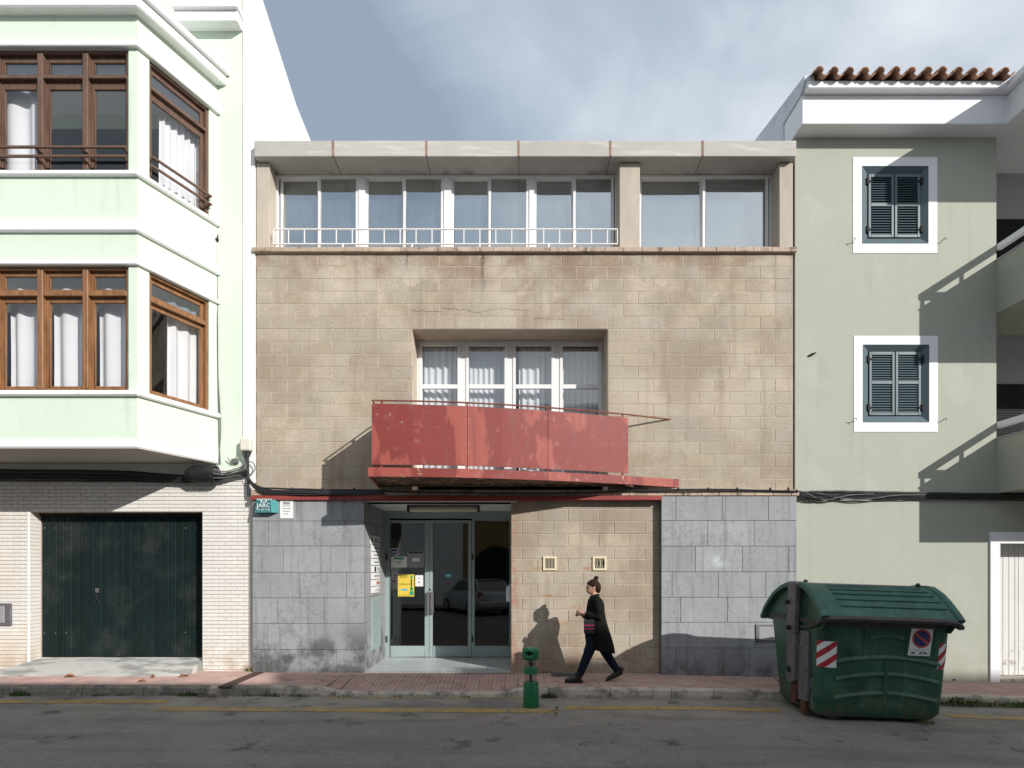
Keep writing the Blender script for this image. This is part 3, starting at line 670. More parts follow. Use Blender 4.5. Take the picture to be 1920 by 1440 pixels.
# railing of the top floor
RY = -.02
XR = lambda px: X(px, RY); ZR = lambda py: Z(py, RY)
zt_, zb_ = ZR(430), ZR(457.5)
rl = kid('window_railing', G().tube([(XR(513), RY, zt_), (XR(1158), RY, zt_)], .014, 6).tube([(XR(513), RY, zb_), (XR(1158), RY, zb_)], .013, 6), MT['rail_white'], B)
px = 541
while px < 1150:
    kid('baluster', G().box(XR(px) - .008, XR(px) + .008, RY - .006, RY + .006, zb_, zt_), MT['rail_white'], rl); px += 29.9
for p in (513, 1157.5): kid('end_bracket', G().tube([(XR(p), RY, zt_), (XR(p), RY, zb_)], .010, 6).tube([(XR(p), RY, zt_ - .02), (XR(p) + (.02 if p < 900 else -.02), .01, zt_ - .1)], .008, 5), MT['rail_white'], rl)
for p in (643, 773, 900, 1029): kid('foot', G().box(XR(p) - .012, XR(p) + .012, RY - .012, RY + .012, CT - .01, zb_), MT['rail_white'], rl)
# the middle window behind the balcony
MY = .50
XM = lambda px: X(px, MY); ZM = lambda py: Z(py, MY)
x0, x1 = win[0], win[1]
kid('reveal', G().box(x0 - .2, x0 + .002, .3, MY + .1, 3.0, win[3] + .2).box(x1 - .002, x1 + .2, .3, MY + .1, 3.0, win[3] + .2).box(x0 + .002, x1 - .002, .3, MY + .1, win[3] - .002, win[3] + .2), MT['mortar'], B)
wt2, wb2 = ZM(642), 3.30
mw = kid('window', G().box(x0 + .002, x1 - .002, MY, MY + .09, wt2 - .0, win[3] + .0).box(x0 + .002, XM(786), MY + .001, MY + .09, wb2, wt2).box(XM(1129), x1 - .002, MY + .001, MY + .09, wb2, wt2), MT['alu'], B)
MP = [(791.7, 858), (879, 946), (967, 1034), (1055, 1122.7)]
for a, b in MP:
    A, Bq = XM(a), XM(b); fr = .055; zt1 = ZM(649); t0, t1 = ZM(729.3), ZM(721)
    g = G().box(A - fr, A, MY - .012, MY + .04, wb2, wt2 - .004).box(Bq, Bq + fr, MY - .012, MY + .04, wb2, wt2 - .004).box(A, Bq, MY - .012, MY + .04, zt1, wt2 - .004).box(A, Bq, MY - .012, MY + .04, t0, t1).box(A, Bq, MY - .012, MY + .04, wb2, wb2 + .12)
    sh = kid('sash', g, MT['alu'], mw, bevel=.006)
    kid('pane', G().box(A - .004, Bq + .004, MY + .010, MY + .015, t1 - .004, zt1 + .004), MT['gl_mid'], mw)
    kid('pane', G().box(A - .004, Bq + .004, MY + .010, MY + .015, wb2 + .11, t0 + .004), MT['gl_mid'], mw)
for a, b in zip(MP, MP[1:]): kid('mullion', G().box(XM(a[1]) + .056, XM(b[0]) - .056, MY + .002, MY + .08, wb2, wt2), MT['alu'], mw)
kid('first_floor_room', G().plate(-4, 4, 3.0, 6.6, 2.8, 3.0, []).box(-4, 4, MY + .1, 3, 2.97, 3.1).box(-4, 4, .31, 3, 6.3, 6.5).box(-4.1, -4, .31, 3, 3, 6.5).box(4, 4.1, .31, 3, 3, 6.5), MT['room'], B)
def curtain(x0, x1, z0, z1, y, amp, folds, label, m='curtain', T=None, taper=0, seed=0, group=None, gather=0):
    rnd = random.Random(seed); n = int(folds * 10); g = G()
    ph = [rnd.uniform(-.5, .5) for _ in range(8)]
    def row(z, k):
        out = []
        for i in range(n + 1):
            t = i / n; x = lerp(x0, x1, t)
            if taper: x = lerp(x0 if taper > 0 else x1, x, 1 - abs(taper) * (1 - k))
            w = math.sin(t * folds * 2 * math.pi + ph[0] + .8 * math.sin(t * 7 + ph[1]) + .15 * k * ph[2]) + .35 * math.sin(t * folds * 4.7 + ph[3])
            out.append((x, y + amp * w * (.75 + .25 * (1 - k)) + .004 * math.sin(k * 5 + t * 9), z + gather * math.sin(t * folds * 2 * math.pi) * (k > .98)))
        return out
    rs = [row(lerp(z0, z1, k / 8), k / 8) for k in range(9)]
    full = [r + [(p[0], p[1] + .003, p[2]) for p in reversed(r)] for r in rs]
    g.rings(full)
    if T: g.v = [T(*p) for p in g.v]
    return one('curtain', g, MT[m], label, 'curtain', group, smooth=True)
for i, (a, b) in enumerate(MP):
    nm = ('leftmost', 'second', 'third', 'rightmost')[i]
    curtain(XM(a) - (.05 if i != 2 else -.06), XM(b) + .05, 3.32, 5.76, MY + .17 + .01 * i, (.022, .014, .026, .012)[i], (6.5, 8.5, 5.2, 7.4)[i], f'white pleated curtain behind the {nm} leaf of the balcony window', seed=i, group='curtains of the balcony window')
# ---- balcony: plan curve from the projecting left end back into the wall
BC = [(-2.144, -1.16), (-1.48, -1.125), (-.80, -1.055), (-.13, -.935), (.556, -.775), (1.25, -.575), (1.91, -.355), (2.45, -.14), (2.82, .0)]
def bcurve(x, inset=0):
    for (a, b), (c, d) in zip(BC, BC[1:]):
        if x <= c: return lerp(b, d, (x - a) / (c - a)) + inset
    return 0
def bsm(x0, x1, n, inset=0): return [(lerp(x0, x1, i / n), bcurve(lerp(x0, x1, i / n), inset)) for i in range(n + 1)]
bal = kid('balcony', G().prism([(-2.26, .013)] + bsm(-2.144 + .02, 2.74, 30, .03) + [(2.74, .013)], 'z', 3.165, 3.262), MT['under'], B)
g = G(); rs = []
for x, y in [(-2.258, .012)] + bsm(-2.144, 2.82, 40):
    w = .03; rs.append([(x, y, 3.15), (x, y, 3.285), (x + (.03 if y > -.9 and x < -2.2 else 0), min(y + .035, .013), 3.285), (x, min(y + .035, .013), 3.15)])
rs[0] = [(-2.258, .012, 3.15), (-2.258, .012, 3.285), (-2.225, .012, 3.285), (-2.225, .012, 3.15)]
rs[1] = [(-2.144, -1.16, 3.15), (-2.144, -1.16, 3.285), (-2.11, -1.125, 3.285), (-2.11, -1.125, 3.15)]
kid('edge_beam', g.rings(rs), MT['red'], bal)
PXs = [(-2.10, X(876, -1.06) - .004), (X(876, -1.06) + .004, X(1028, -.77) - .004), (X(1028, -.77) + .004, 1.90)]
for a, b in PXs:
    r0 = bsm(a, b, 14, .045); r1 = bsm(a, b, 14, .053)
    loop = lambda z: [(x, y, z) for x, y in r0] + [(x, y, z) for x, y in reversed(r1)]
    kid('panel', G().rings([loop(3.335), loop(4.245)]), MT['red'], bal)
kid('panel', G().prism([(-2.100, -1.06), (-2.20, .012), (-2.19, .012), (-2.09, -1.06)], 'z', 3.335, 4.245), MT['red'], bal)
HZ = 4.30
for x in (X(715, -1.1), X(875, -1.06), X(1028, -.77), X(1168, -.36)):
    y = bcurve(x) + .072; kid('post', G().box(x - .014, x + .014, y - .012, y + .012, 3.27, HZ), MT['red_plain'], bal)
kid('post', G().box(-2.16, -2.13, -.55, -.52, 3.27, HZ), MT['red_plain'], bal)
kid('handrail', G().tube([(-2.2, .0, HZ)] + [(x, y, HZ) for x, y in bsm(-2.09, 2.68, 30, .06)], .013, 6), MT['rust'], bal)
fx = []
for x in (PXs[0][0] + .03, PXs[0][1] - .03, PXs[1][0] + .03, PXs[1][1] - .03, PXs[2][0] + .03, PXs[2][1] - .03):
    for k in range(8):
        z = 3.37 + k * .12; y = bcurve(x) + .0445; kid('rivet', G().ball((x, y, z), .006, .004, .006, 6, 4), MT['rust'], bal)
kid('drain_pipe', G().tube([(1.55, -.3, 3.2), (1.75, -.36, 3.17), (1.98, -.30, 3.12)], .022, 8), MT['rusty'], bal)

# ---- entrance recess
EY = 1.50; EX0, EX1 = LX1, -.018; EZ = 2.90; FZ = .05
XE = lambda px: X(px, EY); ZE = lambda py: Z(py, EY)
kid('entrance_ceiling', G().box(EX0 - .1, EX1 + .1, GY + .05, 2.0, EZ, EZ + .012), MT['white_wall'], B)
el = kid('entrance_side', G().box(EX0 - .3, EX0 - .016, .28, EY + .2, -.4, EZ), MT['mortar_dark'], B)
rc = []
zt = EZ
for r, py in enumerate(rowsL[1:]):
    zb = max(Zg(py), .0); js = [GY + .052] + [v for v in ((.55, 1.2), (.35, .95), (.62, 1.3))[r % 3]] + [EY + .1]
    for a, b in zip(js, js[1:]): rc.append((a + .003, b - .003, zb + .003, zt - .003))
    zt = zb
for p, q, u, w in rc: put('stone_slab', chbox(q - p, .05, w - u, .003).mesh('stone_slab', MT['stone']), el, (EX0 - .025 + random.uniform(-.001, .001), (p + q) / 2, (u + w) / 2), (0, 0, R(90)))
kid('entrance_side', G().box(EX1 + .003, EX1 + .25, .30, EY + .2, -.4, EZ), MT['mortar'], B)
fl = kid('entrance_floor', G().box(EX0, EX1, GY + .02, EY + .1, -.2, FZ - .012), MT['mortar'], B)
for i in range(6):
    for j in range(4):
        a, b = lerp(EX0, EX1, i / 6), lerp(EX0, EX1, (i + 1) / 6); c, d = lerp(GY, EY + .06, j / 4), lerp(GY, EY + .06, (j + 1) / 4)
        kid('floor_tile', G().box(a + .002, b - .002, c + .002, d - .002, FZ - .013, FZ), MT['marble'], fl)
# lobby behind the glass
kid('lobby', G().box(EX0 - 1.2, EX1 + 1.6, 5.5, 5.6, -.1, 3.0).box(EX0 - 1.3, EX0 - 1.2, EY + .2, 5.6, -.1, 3.0).box(EX1 + 1.6, EX1 + 1.7, EY + .2, 5.6, -.1, 3).box(EX0 - 1.3, EX1 + 1.7, EY + .2, 5.6, EZ + .02, 3.05).box(EX0 - 1.3, EX1 + 1.7, EY + .11, 5.6, -.2, FZ - .01)
    .box(EX0 - 1.3, EX0 - .3, EY + .1, EY + .19, -.1, 3.0).box(EX1 + .25, EX1 + 1.7, EY + .1, EY + .19, -.1, 3.0), MT['lobby'], B)
# door unit
dz1 = ZE(958)
Fm = kid('entrance_door', G().box(EX0, EX1, EY, EY + .06, ZE(972), EZ).box(EX0, XE(730), EY, EY + .06, FZ + .002, ZE(972)).box(XE(955.5), EX1, EY, EY + .06, FZ + .002, ZE(972)), MT['dooralu'], B)
def leaf(a, b, s0, s1, top, y):
    g = G().box(s0, a, y, y + .045, FZ + .012, top + .05).box(b, s1, y, y + .045, FZ + .012, top + .05).box(a, b, y, y + .045, top, top + .05).box(a, b, y, y + .045, FZ + .012, ZE(1211))
    kid('door_leaf', g, MT['dooralu'], Fm, bevel=.005)
    kid('pane', G().box(a - .004, b + .004, y + .018, y + .024, ZE(1211) - .004, top + .004), MT['gl_door'], Fm)
    kid('kick_panel', G().box(a + .03, b - .03, y - .004, y + .001, FZ + .05, ZE(1211) - .03), MT['dooralu'], Fm, bevel=.003)
T0 = ZE(980.5)
leaf(XE(732), XE(797), XE(730) + .003, XE(804.3), T0, EY - .01); leaf(XE(812), XE(878), XE(804.9), XE(884), T0, EY - .01); leaf(XE(890), XE(955), XE(884.6), XE(955.5) - .003, T0 + .05, EY - .004)
for q in (EX0 + .03, XE(886)): 
    for z in (.35, 1.95): kid('hinge', G().tube([(q, EY - .02, z), (q, EY - .02, z + .12)], .012, 8), MT['dark_metal'], Fm)
kid('handle', G().box(XE(801.5), XE(806), EY - .075, EY - .055, ZE(1152), ZE(1109)).box(XE(808), XE(814), EY - .07, EY - .052, ZE(1150), ZE(1109)).box(XE(802), XE(813), EY - .055, EY - .01, ZE(1114), ZE(1111)).box(XE(802), XE(813), EY - .055, EY - .01, ZE(1150), ZE(1147)), MT['steel'], Fm)
kid('lock', G().ball((XE(806.5), EY - .02, ZE(1105)), .018, .014, .018, 8, 5), MT['dark_metal'], Fm)

# ================================================================== the left house with the bay
A = thing('bay_house', (-7, .3, 0), 'pale green house with white mouldings, wooden bay windows and white brick ground floor', 'house')
BY = -1.25
XB = lambda px: X(px, BY); ZB = lambda py: Z(py, BY)
lowz, uppz = (4.395, 6.235), (7.625, 9.43)
kid('wall', G().plate(-14, -4.54, 3.4, 12.2, .0, .3, [(-13, -5.15, lowz[0], lowz[1]), (-13, -5.15, uppz[0], uppz[1])]), MT['green_wall'], A)
kid('pilaster', G().box(-4.541, -4.335, -.02, .3, 3.22, 12.2), MT['white_wall'], A, bevel=.006)
kid('side_wall', G().prism([(.301, 8.2), (.301, 11.68), (1.9, 11.1), (2.75, 11.0), (10, 10.6), (10, 8.2)], 'x', -4.6, -4.34), MT['white_wall'], A)
kid('wall_cornice', G().box(-5.6, -4.545, -.2, -.002, 10.84, 11.02).box(-5.6, -4.52, -.26, -.002, 11.02, 11.12), MT['white_wall'], A, bevel=.01)
def bay_poly(off, back=0.0):
    return [(-14, BY - off), (-5.517 + .654 * off, BY - off), (-4.97 + 1.092 * off, -.001), (-4.97 + 1.092 * off, back - .0005), (-14, back - .0005)]
def band(name, z0, z1, off, m, bev=0): return kid(name, G().prism(bay_poly(off, -.002)[:3] + [(-14, -.001)], 'z', z0, z1), MT[m], A, bevel=bev)
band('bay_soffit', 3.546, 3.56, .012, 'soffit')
band('base_moulding', 3.561, 3.68, .02, 'white_wall', .01)
band('bay_panel', 3.68, 4.31, 0, 'green_wall')
band('sill', 4.311, 4.393, .06, 'white_wall', .02)
band('lintel', 6.237, 6.30, .05, 'white_wall', .012)
band('bay_panel', 6.30, 6.72, 0, 'green_wall')
band('moulding', 6.721, 6.90, .06, 'white_wall', .02)
band('bay_panel', 6.90, 7.54, 0, 'green_wall')
band('sill', 7.541, 7.622, .06, 'white_wall', .02)
band('lintel', 9.432, 9.52, .06, 'white_wall', .012)
band('bay_panel', 9.52, 9.92, 0, 'green_wall')
band('cornice', 9.921, 10.08, .15, 'white_wall', .02)
band('cornice', 10.081, 10.2, .21, 'white_wall', .02)
# corner and end piers of the two window storeys
cd = Vector((.547, 1.25, 0)).normalized(); cn = Vector((.916, -.401, 0)).normalized(); CO = Vector((-5.517, BY, 0)); CLn = 1.3645
def TF(u, o, z): return (u, BY - o, z)                       # front face: u is x, o is outwards
def TC(u, o, z): p = CO + cd * u + cn * o; return (p.x, p.y, z)
UA, UB = .13 * CLn, .88 * CLn; XF = XB(241)
for z0, z1 in (lowz, uppz):
    a = TC(UA, 0, 0); b = TC(UA, -.16, 0)
    kid('corner_pier', G().prism([(XF, BY), (-5.517, BY), (a[0], a[1]), (b[0], b[1]), (-5.62, BY + .16), (XF, BY + .16)], 'z', z0 - .003, z1 + .003), MT['green_wall'], A)
    a = TC(UB, 0, 0); b = TC(UB, -.16, 0)
    kid('end_pier', G().prism([(a[0], a[1]), (-4.97, -.0015), (-5.16, -.0015), (b[0], b[1])], 'z', z0 - .003, z1 + .003), MT['green_wall'], A)
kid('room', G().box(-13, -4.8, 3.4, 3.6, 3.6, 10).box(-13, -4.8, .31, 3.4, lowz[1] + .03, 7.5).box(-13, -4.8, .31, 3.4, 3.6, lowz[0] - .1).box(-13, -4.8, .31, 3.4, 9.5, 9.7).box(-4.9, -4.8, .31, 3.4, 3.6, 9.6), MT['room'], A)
def bay_window(T, u0, u1, muls, z0, zt0, zt1, z1, gl0, gl1, gu0, gu1, m, bars=None, top='gl_frost', label=None):
    fw = .045
    g = G().box(u0, u1, -.15, -.03, z1 - .045, z1).box(u0, u1, -.15, -.02, z0, z0 + .04).box(u0, u0 + fw, -.149, -.025, z0 + .04, z1 - .045).box(u1 - fw, u1, -.149, -.025, z0 + .04, z1 - .045)
    w = kid('bay_window', g, m, A, T=T)
    edges = [u0 + fw] + [v for mm in muls for v in (mm - .04, mm + .04)] + [u1 - fw]
    for mm in muls: kid('mullion', G().box(mm - .04, mm + .04, -.148, -.012, z0 + .04, z1 - .045), m, w, T=T, bevel=.006)
    for a, b in zip(edges[::2], edges[1::2]):
        kid('transom', G().box(a, b, -.147, -.02, zt0, zt1), m, w, T=T, bevel=.006)
        for (s0, s1, p0, p1, gm, nm) in ((z0 + .04, zt0, gl0, gl1, 'gl_bay', 'sash'), (zt1, z1 - .045, gu0, gu1, top, 'top_sash')):
            k = .052
            g = G().box(a, a + k, -.125, -.085, s0, s1).box(b - k, b, -.125, -.085, s0, s1).box(a + k, b - k, -.125, -.085, p1, s1).box(a + k, b - k, -.125, -.085, s0, p0)
            kid(nm, g, m, w, T=T, bevel=.005)
            kid('pane', G().box(a + k - .004, b - k + .004, -.108, -.103, p0 - .004, p1 + .004), MT[gm], w, T=T)
    if bars:
        for z in bars: kid('guard_bar', G().box(u0 - .0, u1 + .0, .045, .075, z - .018, z + .018), MT['wood_dark'], w, T=T, bevel=.004)
        for mm in [u0 + .03] + muls + [u1 - .03]:
            for z in bars: kid('bracket', G().box(mm - .012, mm + .012, -.012, .046, z - .03, z + .002), MT['wood_dark'], w, T=T)
    return w
muls = [XB(158) - .668 * k for k in range(5)]
bay_window(TF, -9.2, XF, muls[::-1], lowz[0], 5.806, 5.88, lowz[1], 4.49, 5.73, 5.93, 6.12, MT['wood_warm'], top='gl_bay')
bay_window(TC, UA, UB, [], lowz[0], 5.806, 5.88, lowz[1], 4.49, 5.73, 5.93, 6.12, MT['wood_warm'])
bay_window(TF, -9.2, XF, muls[::-1], uppz[0], 9.02, 9.075, uppz[1], 7.70, 8.905, 9.12, 9.30, MT['wood_dark'], bars=(7.81, 7.945))
bay_window(TC, UA, UB, [], uppz[0], 9.02, 9.075, uppz[1], 7.70, 8.905, 9.12, 9.30, MT['wood_dark'], bars=(7.81, 7.945))
TI = lambda x, y, z: (x, y, z)
cg = 'curtains of the bay windows'
for i, (a, b, nm) in enumerate(((XB(166), XB(237), 'nearest the bay corner'), (XB(80), XB(152), 'behind the middle visible front pane'), (XB(-5), XB(67), 'behind the front pane at the left picture edge'))):
    curtain(a - .03, b + .03, 4.42, 6.02, BY + .26, .03, 2.6, f'white curtain {nm}, lower bay window', seed=20 + i, group=cg)
TCu = lambda u, o, z: TC(u, -o, z)
curtain(.62, UB - .02, 4.3, 6.05, .24, .03, 3.2, 'white curtain drawn half open behind the slanted lower bay window', seed=31, T=TCu, group=cg)
curtain(.50, UB - .02, 7.5, 8.96, .24, .028, 6.5, 'white pleated curtain behind the slanted upper bay window', seed=33, T=TCu, group=cg)
curtain(XB(-30), XB(52), 7.64, 9.25, BY + .26, .03, 2.2, 'white curtain behind the upper front window at the left picture edge', seed=34, group=cg)
curtain(XB(224), XB(240), 7.64, 9.25, BY + .26, .015, 1.0, 'narrow strip of white curtain at the corner of the upper front window', seed=35, group=cg)
# ---- ground floor: white brick, garage opening
OX0, OX1, OZ = -8.15, X(379), 2.734
bw = kid('ground_wall', G().plate(-14, -4.43, -.4, 3.5, .012, .3, [(OX0, OX1, -.5, OZ)]), MT['brick_joint'], A)
BR = courses(-9.6, -4.43, -.03, 3.5, .0635, .212, -4.43, .008, [(OX0 - .0, OX1, -.5, OZ)])
vis_ = [r for r in BR if r[1] > -8.75 and r[2] > -.05]; hid = [r for r in BR if not (r[1] > -8.75 and r[2] > -.05)]
facing('brick', sorted(vis_, key=lambda r: -(r[1] - r[0])) + hid, 0, .03, .003, MT['brick'], bw, jit=.0008)
# bricks of the left reveal, laid along the depth of the opening
g = G(); z = .2; r = 0
while z < OZ - .02:
    for a, b in (((.004, .236),) if r % 2 else ((.004, .11), (.118, .236))): g.box(OX0 - .02, OX0 + .006, a, b, z + .004, min(z + .0595, OZ - .002))
    z += .0635; r += 1
tag(kid('reveal_brick', g, MT['brick'], bw), kind='stuff')
kid('corner_bead', G().box(OX0 - .03, OX0 + .008, -.008, .004, .1, OZ), MT['white_wall'], bw, bevel=.003)
kid('corner_strip', G().box(-4.43, -4.338, -.03, .3, -.2, 3.2), MT['white_peel'], A, bevel=.012)
gd = kid('garage_door', G().box(OX0 - .02, OX1 + .02, .285, .30, .1, OZ + .05), MT['gdoor_groove'], A)
nb = 22; bwid = (OX1 - OX0 - .075) / nb
me = chbox(bwid - .007, .035, OZ - .06 - .25, .006).mesh('door_board', MT['gdoor'])
for i in range(nb): put('door_board', me, gd, (OX0 + .012 + bwid * (i + .5), .262 + random.uniform(-.0015, .0015), (.25 + OZ - .06) / 2))
kid('head_board', G().box(OX0, OX1, .20, .27, OZ - .06, OZ - .001), MT['black'], gd)
hx = X(183, .25); hz = Z(1106, .25)
kid('lock_plate', G().box(hx - .025, hx + .025, .228, .245, hz - .05, hz + .03), MT['steel'], gd)
kid('door_pull', G().tube([(hx + .045 * math.cos(a), .225, hz - .22 + .05 * math.sin(a)) for a in [2 * math.pi * k / 12 for k in range(13)]], .008, 6).box(hx - .02, hx + .02, .228, .245, hz - .17, hz - .09), MT['dark_metal'], gd)
for px_, py_ in ((83, 990), (104, 990), (124, 990), (83, 1187), (104, 1187), (124, 1187), (347, 990), (368, 990), (347, 1186), (222, 1228)):
    kid('bolt', G().ball((X(px_, .24), .243, Z(py_, .24)), .012, .006, .012, 8, 4), MT['steel'], gd)
# concrete ramp up to the garage
g = G(); rs = []
for i in range(15):
    t = i / 14; x = lerp(OX0 - .30, OX1 + .0, t); xt = max(x, OX0 + .006)
    fr = -.52 + .10 * max(0, t - .9) * 10 * .9 + (.0 if t < .97 else .06); h = .245
    bot = gz(x) + .004
    rs.append([(lerp(OX0 - .33, OX1 - .02, t), fr, bot), (lerp(OX0 - .16, OX1 - .02, t), -.25, lerp(bot, h, .42)), (lerp(OX0 + .01, OX1 - .012, t), .03, h - .03), (lerp(OX0 + .01, OX1 - .012, t), .245, h), (lerp(OX0 + .01, OX1 - .012, t), .245, -.2), (lerp(OX0 - .33, OX1 - .02, t), fr, -.2)])
tag(kid('driveway_ramp', g.rings(rs), MT['concrete'], None, smooth=True), 'pale grey concrete ramp up to the dark green garage door', 'ramp')
# meter box at the left picture edge
mb = thing('meter_box', (X(-14), 0, Z(1172)), 'grey metal meter box set in white brick at the left picture edge', 'meter box')
kid('frame', G().box(X(-50), X(23), -.03, .02, Z(1173), Z(1131)), MT['steel'], mb, bevel=.006); kid('cover', G().box(X(-45), X(12), -.045, -.028, Z(1168), Z(1136)), MT['grey_print'], mb, bevel=.01); kid('lock', G().ball((X(17.5), -.034, Z(1150)), .014, .008, .014, 8, 5), MT['steel'], mb)

# ================================================================== the right house
C = thing('sage_house', (8, .3, 0), 'sage green rendered house with blue-grey shutters, white eaves and clay tile roof', 'house')
RX, RXE = X(1491), 8.18
W1 = (X(1616), X(1740), Z(457), Z(312)); W2 = (X(1617.5), X(1741.5), Z(792), Z(646.5))
GO = (X(1873), 12.5, -1, Z(1019))
kid('wall', G().plate(RX, RXE, -.5, 9.06, 0, .3, [(W1[0], W1[1], W1[2], W1[3]), (W2[0], W2[1], W2[2], W2[3]), (GO[0], 20, -1, GO[3])]), MT['plaster'], C)
kid('ground_wall', G().plate(RXE + .0005, 13, -.5, 3.05, 0.0, .3, [(GO[0] - 1, GO[1], -1, GO[3])]), MT['plaster'], C)
for (a, b, c, d), s in ((W1, (1599, 1757, 295, 475)), (W2, (1600.5, 1758, 630, 810))):
    o = (X(s[0]), X(s[1]), Z(s[3]), Z(s[2]))
    kid('window_surround', G().plate(o[0], o[1], o[2], o[3], -.008, .002, [(a, b, c, d)]), MT['fascia'], C)
    # sloping metal casing, then the pair of louvred shutters
    i0, i1, j0, j1 = a + .135, b - .105, c + .13, d - .10
    g = G()
    O = [(a, .0, c), (b, .0, c), (b, .0, d), (a, .0, d)]; I = [(i0 - .012, .055, j0 - .012), (i1 + .012, .055, j1 * 0 + j0 - .012), (i1 + .012, .055, j1 + .012), (i0 - .012, .055, j1 + .012)]
    O2 = [(p[0], -.012, p[2]) for p in O]
    for k in range(4):
        n = (k + 1) % 4; g.quad(O2[k], O2[n], I[n], I[k]); g.quad(O2[k], O[k], O[n], O2[n])
    cs = kid('casing', g, MT['shutter'], C, recalc=False)
    kid('backing', G().box(a + .01, b - .01, .20, .22, c + .01, d - .01), MT['black'], cs)
    mid = (i0 + i1) / 2; zm = lerp(j0, j1, .515)
    sm = None
    for (l0, l1) in ((i0, mid - .008), (mid + .008, i1)):
        f_ = .042
        sh = kid('shutter', G().box(l0, l0 + f_, .035, .075, j0, j1).box(l1 - f_, l1, .035, .075, j0, j1).box(l0 + f_, l1 - f_, .036, .074, j1 - .055, j1).box(l0 + f_, l1 - f_, .036, .074, j0, j0 + .05).box(l0 + f_, l1 - f_, .036, .074, zm - .028, zm + .028), MT['shutter'], C, bevel=.004)
        if sm is None:
            w = (l1 - l0 - 2 * f_); sm = G().prism([(-.016, -.016), (-.008, -.018), (.018, .012), (.010, .014)], 'x', -w / 2, w / 2).mesh('slat', MT['shutter'])
        for s0, s1 in ((j0 + .05, zm - .028), (zm + .028, j1 - .055)):
            n = 11; st = (s1 - s0) / n
            for k in range(n): put('slat', sm, sh, ((l0 + l1) / 2, .055, s0 + st * (k + .5)))
    for q, sg in ((i0 - .02, 1), (i1 + .02, -1)):
        for z in (lerp(j0, j1, .84), lerp(j0, j1, .08)): kid('hinge', G().box(q - .018, q + .018, .012, .04, z - .012, z + .10).box(min(q, q + sg * .06), max(q, q + sg * .06), .02, .034, z + .03, z + .055), MT['black'], cs)
    for q, sg in ((s[0] - 4, -1), (s[1] + 6, 1)):
        x, z = X(q), Z(s[3] - 22)
        kid('shutter_hook', G().tube([(x - sg * .05 * (sg < 0), .0, z - .02), (x, -.05, z - .01), (x + .01 * sg, -.08, z + .012), (x + .03, -.085, z + .015), (x + .032, -.08, z - .02)], .006, 5), MT['dark_metal'], C)
# eaves
kid('eave_soffit', G().box(RX - .03, RXE + .001, -.30, .05, 9.062, 9.1).box(RXE, 13, -1.6, 1.2, 9.064, 9.11), MT['fascia'], C)
WX = 8.1
kid('fascia', G().prism([(RX - .035, -.302), (WX, -.302), (WX, -1.72), (13, -1.72), (13, 1.0), (RX - .035, .5)], 'z', 9.056, 9.53), MT['fascia'], C, bevel=.01)
kid('cornice', G().prism([(RX - .01, -.44), (WX - .10, -.44), (WX - .10, -1.84), (13, -1.84), (13, 1.0), (RX - .01, .5)], 'z', 9.531, 9.655), MT['fascia'], C, bevel=.012)
kid('gable_wall', G().prism([(-.29, 9.531), (-.43, 9.66), (-.43, 9.74), (7, 11.16), (7, 8.0), (.31, 8.0), (.31, 9.531)], 'x', RX - .06, RX + .1), MT['gable'], C)
roof = kid('roof', G().prism([(-.42, 9.656), (7, 11.0), (7, 10.8), (-.3, 9.656)], 'x', RX + .1, WX + .1).prism([(WX - .06, 9.656), (13, 9.656), (13, 10.6)], 'y', -1.8, 1.0), MT['tile'], C)
def barrel(r, L, up):                              # half-pipe tile lying along +y, wider at one end
    g = G(); n = 8; rs = []
    for t in (0, 1):
        rr = r * (1 - .10 * t if up else .9 + .10 * t); k = 1 if up else -1
        rs.append([(rr * math.cos(math.pi * i / n), t * L, k * rr * math.sin(math.pi * i / n) * .92) for i in range(n + 1)] + [((rr - .014) * math.cos(math.pi * i / n), t * L, k * (rr - .014) * math.sin(math.pi * i / n) * .92) for i in range(n, -1, -1)])
    return g.rings(rs).mesh('roof_tile', MT['tile'], smooth=True)
cov, pan = barrel(.072, .45, True), barrel(.076, .45, False)
sl = math.atan(.181)
for i in range(14):
    x = X(1533, -.55) + .2465 * i
    for j in range(3):
        y = -.585 + .38 * j + random.uniform(-.012, .012); z = 9.680 + (y + .585) * .181
        if i < 13: put('roof_tile', cov, roof, (x + random.uniform(-.006, .006), y, z + .012 * (j > 0) + random.uniform(-.008, .008)), (sl + random.uniform(-.03, .03), random.uniform(-.05, .05), random.uniform(-.04, .04)))
        if i < 13: put('roof_tile', pan, roof, (x + (.123 if i < 13 else 0), y + .03, z + .02), (sl, 0, random.uniform(-.02, .02)))
